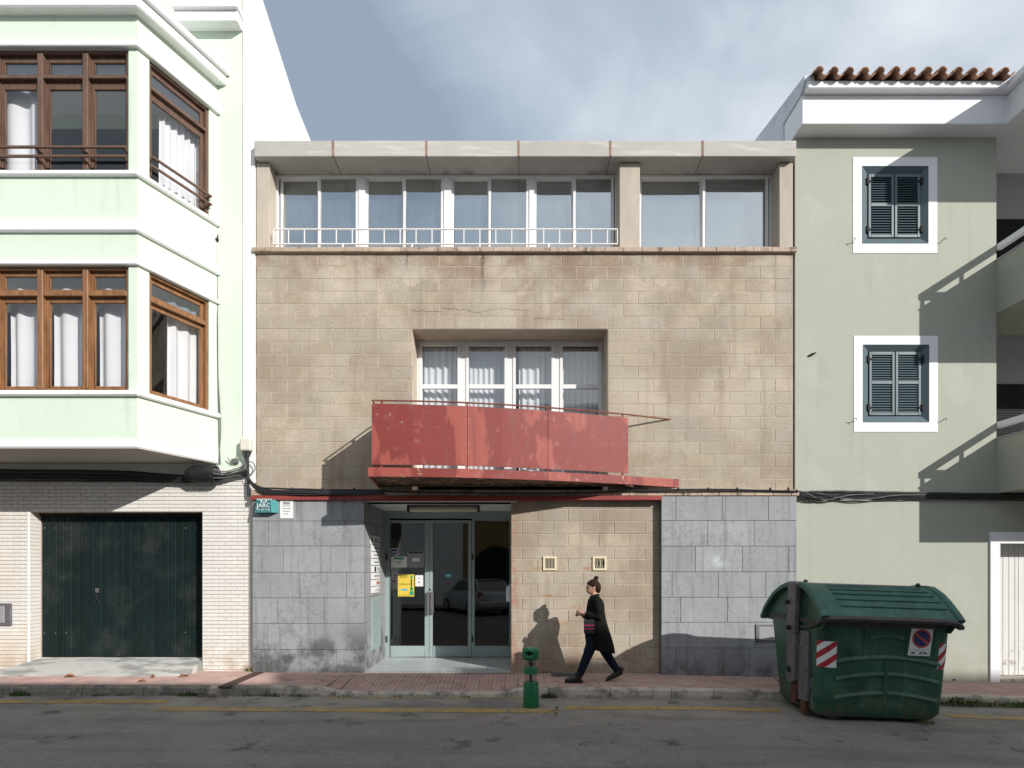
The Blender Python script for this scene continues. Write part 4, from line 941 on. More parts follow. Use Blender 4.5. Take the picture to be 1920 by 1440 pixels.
# balconies on the right
for (z0, zp, zr) in ((6.085, 6.975, 7.255), (3.052, 3.965, 4.25)):
    b = kid('balcony', G().box(RXE - .001, 13, -1.30, .95, z0, z0 + .16), MT['plaster'], C)
    kid('parapet', G().box(RXE - .002, RXE + .12, -1.302, -.001, z0 - .001, zp).box(RXE + .12, 13, -1.303, -1.18, z0 - .001, zp), MT['plaster'], b)
    kid('parapet_cap', G().box(RXE - .012, RXE + .135, -1.315, -.001, zp, zp + .022).box(RXE + .135, 13, -1.315, -1.17, zp, zp + .022), MT['porch'], b)
    kid('handrail', G().box(RXE - .0, RXE + .075, -1.33, -.001, zr - .105, zr).box(RXE + .075, 13, -1.33, -1.25, zr - .105, zr), MT['fascia'], b, bevel=.008)
    for x, y in ((RXE + .03, -1.28), (RXE + .03, -.62), (10, -1.28)): kid('rail_post', G().box(x - .02, x + .02, y - .02, y + .02, zp + .02, zr - .1), MT['fascia'], b)
    pd = kid('balcony_door', G().box(8.3, 9.42, .868, .90, z0 + .16, z0 + 2.12), MT['black'], b)
    for k in range(40): kid('slat', G().box(8.34, 9.38, .855, .869, z0 + .25 + k * .046, z0 + .25 + k * .046 + .03), MT['black'], pd)
kid('porch_wall', G().box(RXE - .3, 13, .905, 1.1, 3.0, 9.07).box(RXE - .3, RXE - .001, .31, .905, 3.0, 9.06), MT['porch'], C)
# white garage
kid('door_surround', G().plate(X(1855), 12.7, gz(8.1) - .3, Z(998), -.028, .002, [(GO[0], GO[1], -2, GO[3])]), MT['fascia'], C)
wd = kid('garage_door', G().box(GO[0] - .02, GO[1], .345, .36, -.4, GO[3] + .02), MT['board_gap'], C)
for k in range(20):
    w = .098 if k % 3 else .06
    x0_ = GO[0] + .005 + sum(.103 if q % 3 else .065 for q in range(k)); kid('door_board', G().box(x0_, x0_ + w, .322, .346, gz(8.2) + .06, GO[3] + .01), MT['wdoor'], wd, bevel=.004)
kid('threshold', G().box(GO[0] + .002, GO[1], .0, .34, -.5, gz(8.3) + .055), MT['kerb'], C)
kid('wall_bracket', G().tube([(X(1515), -.005, Z(668)), (X(1522), -.03, Z(665)), (X(1529), -.01, Z(662))], (.014, .02, .012), 6), MT['dark_metal'], C)
kid('expansion_joint', G().box(CX1 + .002, RX - .002, .05, .3, -.4, 8.6), MT['black'], C)
kid('corner_weep', G().box(X(1786), X(1791), -.012, .01, gz(7.5) + .01, gz(7.5) + .03), MT['black'], C)

# ================================================================== fittings on the facades
# fluorescent lamp under the entrance ceiling
ly = .45
lp = thing('ceiling_lamp', (X(832, ly), ly, 2.78), 'long fluorescent strip lamp under the white entrance ceiling', 'lamp')
kid('body', G().box(X(764, ly), X(899, ly), ly - .06, ly + .06, 2.855, 2.9), MT['steel'], lp, bevel=.008)
kid('diffuser', G().box(X(768, ly), X(896, ly), ly - .07, ly + .07, 2.785, 2.855), MT['cream'], lp, bevel=.02)
for q in (764, 896): kid('end_cap', G().box(X(q, ly), X(q + 3.5, ly), ly - .08, ly + .08, 2.78, 2.88), MT['dark_metal'], lp, bevel=.006)
# alarm box
ab = thing('alarm_box', (X(500, GY), GY, Z(964, GY)), 'teal alarm box lettered JARC beside the white notice', 'alarm box')
ax0, ax1 = X(478, GY - .1), X(511, GY - .1); az0, az1 = Z(961, GY - .1), Z(936.5, GY - .1); ya = GY - .115
def sx_(z): return (z - az0) / (az1 - az0) * .022
kid('housing', G().rings([[(ax0 - .004, GY - .002, az0), (ax1 + .06, GY - .002, az0), (ax1, ya, az0), (ax0, ya, az0)], [(ax0 + .03, GY - .002, az1), (ax1 + .05, GY - .002, az1), (ax1 - .022, ya + .02, az1), (ax0 + .026, ya + .02, az1)]]), MT['teal'], ab, bevel=.004)
slope = math.atan(.02 / (az1 - az0))
kid('front_plate', G().quad(*[(x, ya - .003 + (z - az0) / (az1 - az0) * .02, z) for x, z in ((ax0 + .014, az0 + .02), (ax1 - .014, az0 + .02), (ax1 - .032, az1 - .02), (ax0 + .036, az1 - .02))]), MT['teal_dark'], ab, recalc=False)
def yat(z): return ya - .005 + (z - az0) / (az1 - az0) * .02
text('lettering', 'JARC', MT['white'], ab, .095, ((ax0 + ax1) / 2, yat(az0 + .115), az0 + .115), (R(90) - slope, 0, 0), sx=1.05)
text('lettering', '971 38 17 66', MT['white'], ab, .042, ((ax0 + ax1) / 2, yat(az0 + .045), az0 + .045), (R(90) - slope, 0, 0))
kid('tower_emblem', G().box((ax0 + ax1) / 2 - .05, (ax0 + ax1) / 2 - .03, yat(az1 - .03) - .002, yat(az1 - .03), az1 - .045, az1 - .008).box((ax0 + ax1) / 2 + .03, (ax0 + ax1) / 2 + .05, yat(az1 - .03) - .002, yat(az1 - .03), az1 - .045, az1 - .008).box((ax0 + ax1) / 2 - .05, (ax0 + ax1) / 2 + .05, yat(az1 - .03) - .002, yat(az1 - .03), az1 - .05, az1 - .04), MT['white'], ab)
kid('crenel', [G().box(ax0 + .03 + k * .036, ax0 + .052 + k * .036, ya + .02, ya + .03, az1, az1 + .012) for k in range(1)][0], MT['white'], ab)
for k in range(1, 7): kid('crenel', G().box(ax0 + .03 + k * .036, ax0 + .052 + k * .036, ya + .02, ya + .03, az1, az1 + .012), MT['white'], ab)
nt_ = one('notice_sheet', G().box(X(525.5, GY), X(550, GY), GY - .012, GY - .0045, Z(972, GY), Z(938, GY)), MT['white'], 'white printed notice sheet beside the teal alarm box', 'notice')
for k, (a, b) in enumerate(((531, 544), (530, 545), (530, 545), (531, 544), (532, 541))):
    kid('print_line', G().box(X(a, GY), X(b, GY), GY - .0135, GY - .0121, Z(944.5 + k * 5 + (1.5 if k == 0 else 0), GY), Z(943 + k * 5 - (2 if k == 0 else 0), GY)), MT['grey_print'], nt_)
# vents
for i, (a, b, nm) in enumerate(((1018, 1043.5, 'left of the pair, with even bars'), (1111, 1137, 'right of the pair, with bent bars'))):
    v = thing('wall_vent', (X((a + b) / 2), 0, Z(1069.5)), f'cream square wall vent, {nm}', 'vent', 'cream vents in the block wall')
    kid('frame', G().plate(X(a), X(b), Z(1069.5), Z(1043.5), -.022, .0, [(X(a + 3.5), X(b - 3.5), Z(1066), Z(1047))]), MT['cream'], v, bevel=.003)
    kid('back', G().box(X(a + 2), X(b - 2), -.004, -.0035, Z(1067), Z(1046)), MT['black'], v)
    for k in range(7):
        x = X(lerp(a + 4.5, b - 4.5, k / 6)); d = random.uniform(-.02, .02) if i else 0
        kid('bar', G().tube([(x, -.014, Z(1066)), (x + d, -.012, Z(1056)), (x, -.014, Z(1047))], .0045, 5), MT['cream'], v)
# nameplates on the entrance side wall
yq = lambda px: EX0 * F / (px - 960) - D
sp = ['two-line plaque at the top of the column, slightly wider', 'second plaque from the top of the column', 'third plaque from the top of the column', 'fourth plaque from the top of the column', 'fifth plaque from the top, with a black figure', 'sixth plaque from the top of the column', 'seventh plaque from the top, with a red mark', 'bottom plaque of the column']
ztop = 2.36; 
for i in range(8):
    a, b = (.26, 1.06) if i == 0 else (.33, .98); h = .155 if i == 0 else .118
    n = thing('name_plaque', (EX0, (a + b) / 2, ztop - h), f'white curved office nameplate, {sp[i]}', 'nameplate', 'nameplates on the entrance wall')
    pr_ = [(EX0 + .004 + .022 * math.sin(math.pi * k / 8), lerp(a, b, k / 8)) for k in range(9)]
    kid('plate', G().prism(pr_ + [(EX0 + .001, b), (EX0 + .001, a)], 'z', ztop - h + .008, ztop), MT['white'], n)
    xx = lambda t: EX0 + .0055 + .022 * math.sin(math.pi * t)
    def mark(t0, t1, z0, z1, m):
        g = G()
        for k in range(4):
            p, q = lerp(t0, t1, k / 4), lerp(t0, t1, (k + 1) / 4); g.quad((xx(p), lerp(a, b, p), z0), (xx(q), lerp(a, b, q), z0), (xx(q), lerp(a, b, q), z1), (xx(p), lerp(a, b, p), z1))
        kid('print', g, MT[m], n, recalc=False)
    zc = ztop - h / 2
    if i == 0: mark(.08, .16, zc - .05, zc + .05, 'black_print'); mark(.28, .9, zc + .01, zc + .035, 'grey_print'); mark(.28, .9, zc - .035, zc - .01, 'grey_print')
    elif i == 4: mark(.28, .44, zc - .045, zc + .045, 'black_print'); mark(.62, .9, zc - .02, zc + .02, 'grey_print')
    elif i == 6: mark(.5, .66, zc - .03, zc + .03, 'red_print'); mark(.72, .92, zc - .025, zc + .025, 'red_print')
    elif i == 7: mark(.35, .7, zc - .015, zc + .005, 'grey_print'); mark(.8, .92, zc - .035, zc + .035, 'grey_print')
    else: mark(.25, .85, zc - .012, zc + .018, 'grey_print')
    ztop -= h + .006
cb = thing('meter_cupboard', (EX0, .65, .36), 'pale blue cupboard door in the stone side of the entrance', 'cupboard')
kid('frame', G().box(EX0 + .001, EX0 + .018, .30, 1.02, .34, 1.27), MT['dooralu'], cb, bevel=.004); kid('door', G().box(EX0 + .016, EX0 + .030, .34, .98, .38, 1.23), MT['dooralu'], cb, bevel=.006)
# mailbox on the right jamb
ml = thing('mailbox', (EX1 - .04, .55, 1.15), 'small white mailbox on the right side of the entrance', 'mailbox')
kid('body', G().box(EX1 - .085, EX1 - .001, .42, .70, Z(1128, .5), Z(1100, .5)), MT['white'], ml, bevel=.015); kid('flap', G().prism([(EX1 - .08, Z(1100, .5)), (EX1 - .001, Z(1096, .5)), (EX1 - .001, Z(1100, .5))], 'y', .43, .69), MT['white'], ml)
# papers on the door glass
PY_ = EY - .013
def paper(px0, px1, py0, py1, m, label, cat, y=EY + .004, name='poster', border=None):
    o = thing(name, (XE((px0 + px1) / 2), y, ZE(py1)), label, cat)
    kid('sheet', G().box(XE(px0), XE(px1), y - .0012, y, ZE(py1), ZE(py0)), MT[m], o); return o
def ink(o, px0, px1, py0, py1, m, y=EY + .0025): kid('print', G().quad((XE(px0), y - .0006, ZE(py1)), (XE(px1), y - .0006, ZE(py1)), (XE(px1), y - .0006, ZE(py0)), (XE(px0), y - .0006, ZE(py0))), MT[m], o, recalc=False)
p = paper(731.5, 747, 1028.5, 1040.5, 'white', 'small blue and white alarm sticker high on the left door pane', 'sticker', name='sticker'); ink(p, 733, 745.5, 1030, 1039, 'blue_print'); ink(p, 735, 744, 1034, 1036, 'white', EY + .0022)
p = paper(733, 763, 1043.5, 1064, 'white', 'white paper with green heading on the left door pane', 'paper'); ink(p, 738.5, 757, 1045, 1049, 'green_print'); ink(p, 742, 754, 1053, 1055, 'grey_print'); ink(p, 744, 752, 1058, 1059, 'grey_print')
p = paper(764, 794.5, 1032.5, 1064, 'grey_print', 'grey photographic poster with a light border on the left door pane', 'poster'); ink(p, 766, 792, 1034, 1037, 'black_print'); ink(p, 773, 787, 1046, 1053, 'white')
p = paper(746, 776.5, 1076.5, 1118.5, 'yellow_print', 'yellow ukulele concert poster with a green ukulele on the door glass', 'poster')
for k in range(5): ink(p, 750 + k * 3, 751 + k * 3, 1078 + (k % 2), 1083 + (k % 3), 'black_print'); ink(p, 749 + k * 4, 750 + k * 4, 1115, 1118, 'black_print')
text('lettering', 'UKELELE', MT['black_print'], p, .052, (XE(759), EY + .0018, ZE(1095.5)), thick=.0002, sx=1.15)
ink(p, 752, 764, 1104, 1107.5, 'cyan_print'); ink(p, 770.4, 772.6, 1086, 1102, 'black_print')
def disc(o, px, py, rx, rz, m, y):
    g = G(); n = 16; g.v = [(XE(px) + rx * math.cos(2 * math.pi * k / n), y, ZE(py) + rz * math.sin(2 * math.pi * k / n)) for k in range(n)]; g.f = [tuple(range(n))]; kid('print', g, MT[m], o, recalc=False)
disc(p, 771.5, 1112, .044, .05, 'green_print', EY + .0018); disc(p, 771.5, 1104, .034, .034, 'green_print', EY + .0017); disc(p, 771.5, 1105, .013, .013, 'black_print', EY + .0012); disc(p, 771.5, 1082, .022, .035, 'green_print', EY + .0018)
p = paper(778.5, 793.5, 1078.5, 1099.5, 'white', 'small white flyer with a dark dot beside the yellow poster', 'flyer'); ink(p, 783.5, 787.5, 1084, 1085.4, 'grey_print'); disc(p, 785.5, 1092, .018, .018, 'grey_print', EY + .0015)
p = paper(835, 846, 1076, 1082.5, 'cyan_print', 'small round-cornered blue sticker on the middle door pane', 'sticker', name='sticker'); ink(p, 838, 843, 1078.5, 1080, 'white')
# furniture seen dimly inside
def chair(x, y, rz, label):
    c = thing('chair', (x, y, FZ), label, 'chair', 'waiting chairs in the lobby', (0, 0, rz))
    kid('seat', G().box(-.24, .24, -.24, .24, .42, .48), MT['black'], c, local=True, bevel=.02); kid('backrest', G().box(-.24, .24, .21, .26, .55, .88), MT['black'], c, local=True, bevel=.02)
    for a in (-.22, .22):
        kid('leg', G().tube([(a, -.24, 0), (a, -.22, .43)], .012, 6), MT['steel'], c, local=True); kid('leg', G().tube([(a, .26, 0), (a, .22, .43), (a, .25, .86)], .012, 6), MT['steel'], c, local=True)
chair(-1.75, 2.9, R(10), 'black waiting chair behind the left door pane'); chair(-1.05, 2.9, R(-8), 'black waiting chair behind the middle door pane'); chair(-.35, 3.0, 0, 'black waiting chair behind the right door pane')
tb = thing('desk', (-1.3, 4.2, FZ), 'reception desk dimly seen through the entrance glass', 'desk')
kid('top', G().box(-2.3, -.3, 3.85, 4.5, FZ + .72, FZ + .76), MT['wood_warm'], tb)
for x in (-2.25, -.35): kid('leg', G().box(x - .03, x + .03, 3.9, 4.45, FZ, FZ + .72), MT['steel'], tb)
# hatch behind the container
ht = thing('wall_hatch', (X(1435, GY), GY, Z(1202, GY)), 'grey metal hatch in the stone wall beside the green container', 'hatch')
kid('frame', G().plate(X(1416.5, GY), X(1470, GY), Z(1203, GY), Z(1171, GY), GY - .02, GY - .001, [(X(1423, GY), X(1466, GY), Z(1199, GY), Z(1174, GY))]), MT['steel'], ht, bevel=.003)
kid('panel', G().box(X(1423, GY), X(1466, GY), GY - .012, GY - .002, Z(1199, GY), Z(1174, GY)), MT['grey_print'], ht)

# ================================================================== cables
random.seed(11)
def cable(pts, r, label, y=None, m='cable', n=6, name='cable', group='cables along the facades', wob=.0):
    g = G(); P_ = []
    for p in pts: P_.append(Vector((X(p[0], p[2]), p[2], Z(p[1], p[2]))))
    # smooth through the points
    out = []
    for i in range(len(P_) - 1):
        p0, p1, p2, p3 = P_[max(i - 1, 0)], P_[i], P_[i + 1], P_[min(i + 2, len(P_) - 1)]
        for k in range(5):
            t = k / 5; out.append(.5 * ((2 * p1) + (p2 - p0) * t + (2 * p0 - 5 * p1 + 4 * p2 - p3) * t * t + (3 * p1 - p0 - 3 * p2 + p3) * t ** 3))
    out.append(P_[-1])
    if wob: out = [q + Vector((0, random.uniform(-wob, wob) * .5, random.uniform(-wob, wob))) for q in out]
    return one(name, g.tube(out, r, n), MT[m], label, 'cable', group, smooth=True)
yl = -.17
for k, (dy, r) in enumerate(((0, .016), (4, .020), (7, .016), (10, .012))):
    nm = ('topmost', 'second', 'third', 'lowest')[k]
    cable([(466, 896 + k, -.08), (474, 906 + dy * .6, -.14), (490, 914 + dy * .9, yl), (520, 916 + dy * 1.1, yl), (600, 918 + dy * .9, yl - .01 * k), (700, 919 + dy * .7, yl), (720, 920 + dy * .6, yl)], r, f'{nm} of the black cables sagging from the grey box towards the balcony', wob=.003)
cable([(700, 920, yl), (800, 923, -.18), (960, 925, -.18), (1100, 924, -.18), (1190, 920, -.17), (1240, 918.5, -.17), (1350, 917.5, -.17), (1420, 919, -.17), (1492, 921, -.16)], .013, 'black cable running along the ledge under the balcony to the right house', wob=.002)
cable([(1170, 908, -.2), (1182, 917, -.18), (1200, 921, -.17), (1280, 921, -.17), (1380, 920, -.17), (1490, 923, -.15)], .009, 'thin black cable below the right tip of the balcony', wob=.002)
for i, px_ in enumerate((508, 548, 604, 664, 1272, 1328, 1382, 1444, 1478)):
    nm = ('first', 'second', 'third', 'fourth', 'first', 'second', 'third', 'fourth', 'fifth')[i]; sd = 'left of' if i < 4 else 'right of'
    one('cable_clip', G().ball((X(px_, yl), yl - .005, Z(917, yl)), .022, .02, .03, 8, 5), MT['cable'], f'black cable clip, {nm} from the left, {sd} the balcony', 'clip', 'cable clips')
for k, (o, r) in enumerate(((0, .030), (4, .024), (8, .020), (13, .010))):
    nm = ('thick upper', 'second', 'third', 'thin lowest')[k]
    cable([(1492, 921, -.14), (1505, 924 + o * .9, -.06), (1530, 923 + o * 1.2, -.05), (1580, 923 + o + 2 * math.sin(k * 2), -.05), (1660, 924 + o * .9, -.05), (1760, 926 + o * .7, -.05), (1860, 927 + o * .75, -.05), (1935, 928 + o * .8, -.05)], r, f'{nm} cable of the bundle along the sage green wall', wob=.004)
for k in range(4):
    s = k * 30; nm = ('leftmost', 'second', 'third', 'rightmost')[k]
    cable([(1496 + s * .4, 922 + k, -.07), (1515 + s, 932 + 5 * (k % 2), -.08), (1545 + s * 1.5, 929 + 4 * ((k + 1) % 2), -.09), (1590 + s * 1.6, 925 + k, -.07)], .008, f'{nm} thin loose loop hanging on the sage wall cable bundle', m='cable_grey' if k % 2 else 'cable', wob=.004)
# left bundle under the bay
for k, (o, r) in enumerate(((0, .045), (7, .030), (12, .022), (16, .014))):
    nm = ('thick upper', 'second', 'third', 'thin lowest')[k]
    cable([(-40, 884 + o, -.08), (120, 885 + o, -.08), (250, 888 + o * .9, -.08), (340, 895 + o * .6, -.09), (400, 896 + o * .3, -.10), (440, 890 + o * .2, -.09), (464, 884 + o * .5, -.07)], r, f'{nm} black cable running under the green bay', wob=.004)
for k in range(5):
    nm = ('highest', 'second', 'third', 'fourth', 'lowest')[k]
    cable([(400, 880 + k * 4, -.16), (420, 884 + k * 3, -.14), (440, 880 + k * 3, -.12), (456, 872 + k * 4, -.09), (461, 858 + k * 2, -.07)], .010, f'{nm} thin cable looping from the coil to the grey box', m='cable' if k % 2 else 'cable_grey', wob=.003)
cable([(466, 866, -.08), (475, 868, -.09), (478, 880, -.09), (470, 889, -.09), (464, 890, -.08)], .007, 'single thin cable loop right of the pole under the grey box', wob=0)
# coiled conduit
cc = thing('conduit_coil', (X(372, -.17), -.17, Z(903, -.17)), 'coiled black corrugated conduit under the corner of the bay', 'conduit', None)
for k in range(16):
    x = X(352, -.17) + .031 * k; r_ = .135 * (1 - max(0, (4 - k)) * .12)
    kid('ring', G().tube([(x + .02 * math.cos(a), -.17 + r_ * .8 * math.cos(a), Z(889, -.17) + r_ * math.sin(a)) for a in [2 * math.pi * q / 12 for q in range(13)]], .0125, 5), MT['cable'], cc)
# grey antenna box on its post
jb = thing('junction_box', (X(462, -.06), -.06, Z(900, -.06)), 'pale grey plastic box with cable skirt on a short dark post', 'junction box')
bx0, bx1, bz0, bz1 = X(451, -.1), X(471.5, -.1), Z(846, -.1), Z(822, -.1)
kid('cover', G().box(bx0, bx1, -.14, -.022, bz0, bz1), MT['cream'] if False else MT['white_peel'], jb, bevel=.02)
kid('skirt', G().lathe([(.085, 0), (.07, -.04), (.03, -.12), (.03, -.13)], ((bx0 + bx1) / 2, -.08, bz0), 12), MT['gl_frost'], jb)
for k in range(6): kid('strand', G().tube([((bx0 + bx1) / 2 + .08 * math.cos(k), -.08 + .05 * math.sin(k), bz0), ((bx0 + bx1) / 2 + .02 * math.cos(k), -.08, bz0 - .14)], .008, 5), MT['cable'], jb)
kid('post', G().tube([((bx0 + bx1) / 2 + .02, -.08, bz0 - .12), (X(466, -.08), -.08, Z(930, -.08))], .022, 8), MT['dark_metal'], jb)
cable([(404, 440, -.012), (405, 520, -.012), (407, 640, -.012), (410, 760, -.012), (411, 830, -.012), (413, 870, -.012)], .010, 'thin grey cable running down the pale green wall beside the bay', m='cable_grey')
cable([(406, 450, -.016), (408, 560, -.016), (409, 700, -.016), (414, 800, -.016), (409, 872, -.016)], .005, 'hair-thin second cable beside the grey one on the pale green wall', m='cable_grey')
one('cable_insulator', G().ball((X(407, -.03), -.03, Z(449, -.03)), .03, .03, .035, 8, 6).tube([(X(407), 0, Z(449)), (X(409, -.05), -.05, Z(440, -.05))], .01, 5), MT['dark_metal'], 'small dark cable insulator on the green wall beside the bay', 'insulator')
one('cable_splitter', G().box(X(434, -.05), X(446, -.05), -.06, -.02, Z(868, -.05), Z(860, -.05)).tube([(X(432, -.05), -.05, Z(866, -.05)), (X(428, -.05), -.07, Z(858, -.05))], .008, 5).tube([(X(441, -.05), -.05, Z(862, -.05)), (X(443, -.05), -.05, Z(855, -.05))], .008, 5), MT['steel'], 'small metal cable splitter left of the grey box', 'splitter')

# ================================================================== street things
# drain channel and grate
dx = -4.21
one('drain_channel', G().box(dx - .09, dx + .09, -1.31, -.02, gz(dx) - .02, gz(dx) + .006), MT['iron'], 'rusty iron drain cover strip across the pavement by the left grey pier', 'drain')
gr = thing('floor_grate', (X(1058, -.3), -.27, gz(.9)), 'metal floor grate in the pavement below the vents', 'grate')
gx0, gx1 = X(1030, -.25), X(1084, -.25)
kid('frame', G().box(gx0, gx1, -.48, -.455, -.05, gz(.9) + .010).box(gx0, gx1, -.075, -.05, -.05, gz(.9) + .010).box(gx0, gx0 + .025, -.455, -.075, -.05, gz(.9) + .010).box(gx1 - .025, gx1, -.455, -.075, -.05, gz(.9) + .010), MT['kerb'], gr)
kid('pit', G().box(gx0 + .025, gx1 - .025, -.455, -.075, -.05, gz(.9) + .001), MT['black'], gr)
for k in range(17): x = lerp(gx0 + .04, gx1 - .04, k / 16); kid('bar', G().box(x - .006, x + .006, -.455, -.075, gz(.9) + .001, gz(.9) + .009), MT['steel'], gr)
# post bin
bxx, byy = .262, -1.88; bz = gz(bxx) - .135
pb = thing('post_bin', (bxx, byy, bz), 'slim green post bin with clear tube sections at the kerb', 'bin', rot=(R(.6), R(-.8), 0))
def lat(nm, prof, m, **k): kid(nm, G().lathe(prof, (0, 0, 0), 28), MT[m], pb, local=True, smooth=True, **k)
lat('base', [(.105, 0), (.108, .01), (.104, .33), (.098, .345), (.06, .346)], 'bin')
lat('clear_tube', [(.082, .34), (.082, .455)], 'bin_clear'); lat('clear_tube', [(.082, .545), (.082, .655)], 'bin_clear')
lat('collar', [(.07, .455), (.095, .458), (.098, .535), (.092, .55), (.07, .551)], 'bin')
# head: a rounded drum with an oval opening facing the street
g = G(); n = 32; m_ = 8; rs = []
for j in range(m_ + 1):
    t = j / m_; z = .645 + .165 * t; rr = .10 + .012 * math.sin(math.pi * t) - (.02 if j in (0, m_) else 0)
    ring = []
    for k in range(n):
        a = 2 * math.pi * k / n; r_ = rr
        u = (a - 1.42 * math.pi + math.pi) % (2 * math.pi) - math.pi; v = (z - .735) / .036; d = (u / .55) ** 2 + v * v
        if d < 1.0: r_ = rr - .055 * min(1, (1 - d) * 2.2)
        elif d < 1.7: r_ = rr + .006
        ring.append((r_ * 1.05 * math.cos(a), r_ * math.sin(a), z))
    rs.append(ring)
kid('head', G().rings(rs), MT['bin'], pb, local=True, smooth=True)
hole = G(); q = 18
hole.v = [((.066) * math.cos(1.42 * math.pi + .42 * math.cos(2 * math.pi * k / q)), .066 * math.sin(1.42 * math.pi + .42 * math.cos(2 * math.pi * k / q)) - .004, .735 + .024 * math.sin(2 * math.pi * k / q)) for k in range(q)]; hole.f = [tuple(range(q))]
kid('opening', hole, MT['black'], pb, local=True, recalc=False)
kid('inner_post', G().tube([(0, 0, .3), (0, 0, .66)], .02, 8), MT['dark_metal'], pb, local=True)
kid('bag', G().tube([(.005, -.05, .655), (.01, -.055, .62), (.025, -.055, .585)], (.012, .012, .018), 6), MT['black'], pb, local=True)
kid('bracket', G().box(-.012, .012, -.112, -.10, .06, .34), MT['bin'], pb, local=True)

# ================================================================== the waste container
cxm, cym = 4.65, -1.95; czr = gz(cxm) - .135
K = thing('waste_container', (cxm, cym, czr), 'dark green waste container with curved lid and red and white stickers', 'container', rot=(0, R(1.9), R(-1.0)))
BX0, BX1 = -.79, .79
def bdim(z):                                       # half length, front y, back y of the body at height z
    t = min(max((z - .05) / 1.2, 0), 1); fl = .05 * (1 - min(1, (z - .05) / .08)) if z < .13 else 0
    return lerp(.785, .825, t) - fl, lerp(-.545, -.615, t) + fl, lerp(.62, .90, t) - fl
def brect(z, r=.14, inset=0, n=6):
    hx, yf, yb = bdim(z); hx -= inset; yf += inset; yb -= inset; out = []
    for cx, cy, a0 in ((-hx + r, yf + r, 180), (hx - r, yf + r, 270), (hx - r, yb - r, 0), (-hx + r, yb - r, 90)):
        for k in range(n + 1): a = R(a0 + 90 * k / n); out.append((cx + r * math.cos(a), cy + r * math.sin(a), z))
    return out
kid('body', G().rings([brect(z) for z in (.05, .07, .13, .35, .6, .85, 1.1, 1.27)]), MT['cont'], K, local=True, smooth=True)
def surf(s, z, off=0, side='L'):
    """point on the body: s metres along the front, measured from the end of the left (or right) corner curve"""
    hx, yf, yb = bdim(z); r = .14; q = math.pi / 2 * r; sg = 1 if side == 'L' else -1
    if s >= 0: return (sg * (-hx + r + s), yf - off, z)
    if s > -q: a = s / r; return (sg * (-hx + r + (r + off) * math.sin(a)), yf + r - (r + off) * math.cos(a), z)
    return (sg * (-hx - off), yf + r + (-s - q), z)
def patch(name, s0, s1, z0, z1, off, m, side='L', n=6, parent=None):
    g = G()
    for k in range(n):
        a, b = lerp(s0, s1, k / n), lerp(s0, s1, (k + 1) / n); g.quad(surf(a, z0, off, side), surf(b, z0, off, side), surf(b, z1, off, side), surf(a, z1, off, side))
    return kid(name, g, MT[m], parent or K, local=True)
for side, s0, s1, nm in (('L', -.17, .07, 'left'), ('R', -.15, .02, 'right')):
    st = patch('hazard_sticker', s0, s1, .68 + (0 if side == 'L' else .02), 1.01 + (0 if side == 'L' else .02), .002, 'white', side)
    zb = .68 + (0 if side == 'L' else .02); W = s1 - s0
    for b0 in (-.08, .09, .26, .43):              # diagonal red bars, clipped to the sticker
        g = G(); n = 10
        for k in range(n):
            a, b = k / n, (k + 1) / n; f = (lambda t: b0 + .19 * t) if side == 'L' else (lambda t: b0 + .19 * (1 - t))
            cl = lambda v: min(max(v, 0), .33)
            za0, za1, zb0, zb1 = cl(f(a)), cl(f(a) + .082), cl(f(b)), cl(f(b) + .082)
            if za1 - za0 < 1e-4 and zb1 - zb0 < 1e-4: continue
            g.quad(surf(s0 + W * a, zb + za0, .004, side), surf(s0 + W * b, zb + zb0, .004, side), surf(s0 + W * b, zb + zb1, .004, side), surf(s0 + W * a, zb + za1, .004, side))
        if g.f: kid('red_bar', g, MT['red_print'], st, local=True)
    for k in range(7):
        s = s0 + W * random.uniform(.35, .9); z = zb + random.uniform(.2, .32); q = random.uniform(.006, .014)
        kid('scuff', G().quad(surf(s, z, .0055, side), surf(s + q, z - q * .5, .0055, side), surf(s + q * .7, z + q, .0055, side), surf(s - q * .4, z + q * .6, .0055, side)), MT['black_print'], st, local=True)
# no parking sticker
LFX = lambda x: x + .815 - .14 - .0                 # x on the front -> s (front is almost flat)
def fp(x, z, off): hx, yf, yb = bdim(z); return (x, yf - off, z)
sx0, sx1, sz0, sz1 = .285, .57, .87, 1.225
sg_ = kid('no_parking_sticker', G().quad(fp(sx0 - .01, sz0, .003), fp(sx1 - .025, sz0 - .002, .003), fp(sx1, sz1, .003), fp(sx0 + .015, sz1 - .004, .003)), MT['white'], K, local=True)
def ring2(cx, cz, r, off, m, n=28):
    g = G(); g.v = [fp(cx + r * math.cos(2 * math.pi * k / n), cz + r * math.sin(2 * math.pi * k / n), off) for k in range(n)]; g.f = [tuple(range(n))]; return kid('print', g, MT[m], sg_, local=True, recalc=False)
ccx, ccz = .432, 1.085
ring2(ccx, ccz, .118, .0045, 'orange_print'); ring2(ccx, ccz, .094, .006, 'blue_print')
d = Vector((.094 * .8, -.094 * .6)); w_ = Vector((.6, .8)) * .014
kid('print', G().quad(fp(ccx - d.x - w_.x, ccz - d.y - w_.y, .0075), fp(ccx + d.x - w_.x, ccz + d.y - w_.y, .0075), fp(ccx + d.x + w_.x, ccz + d.y + w_.y, .0075), fp(ccx - d.x + w_.x, ccz - d.y + w_.y, .0075)), MT['orange_print'], sg_, local=True)
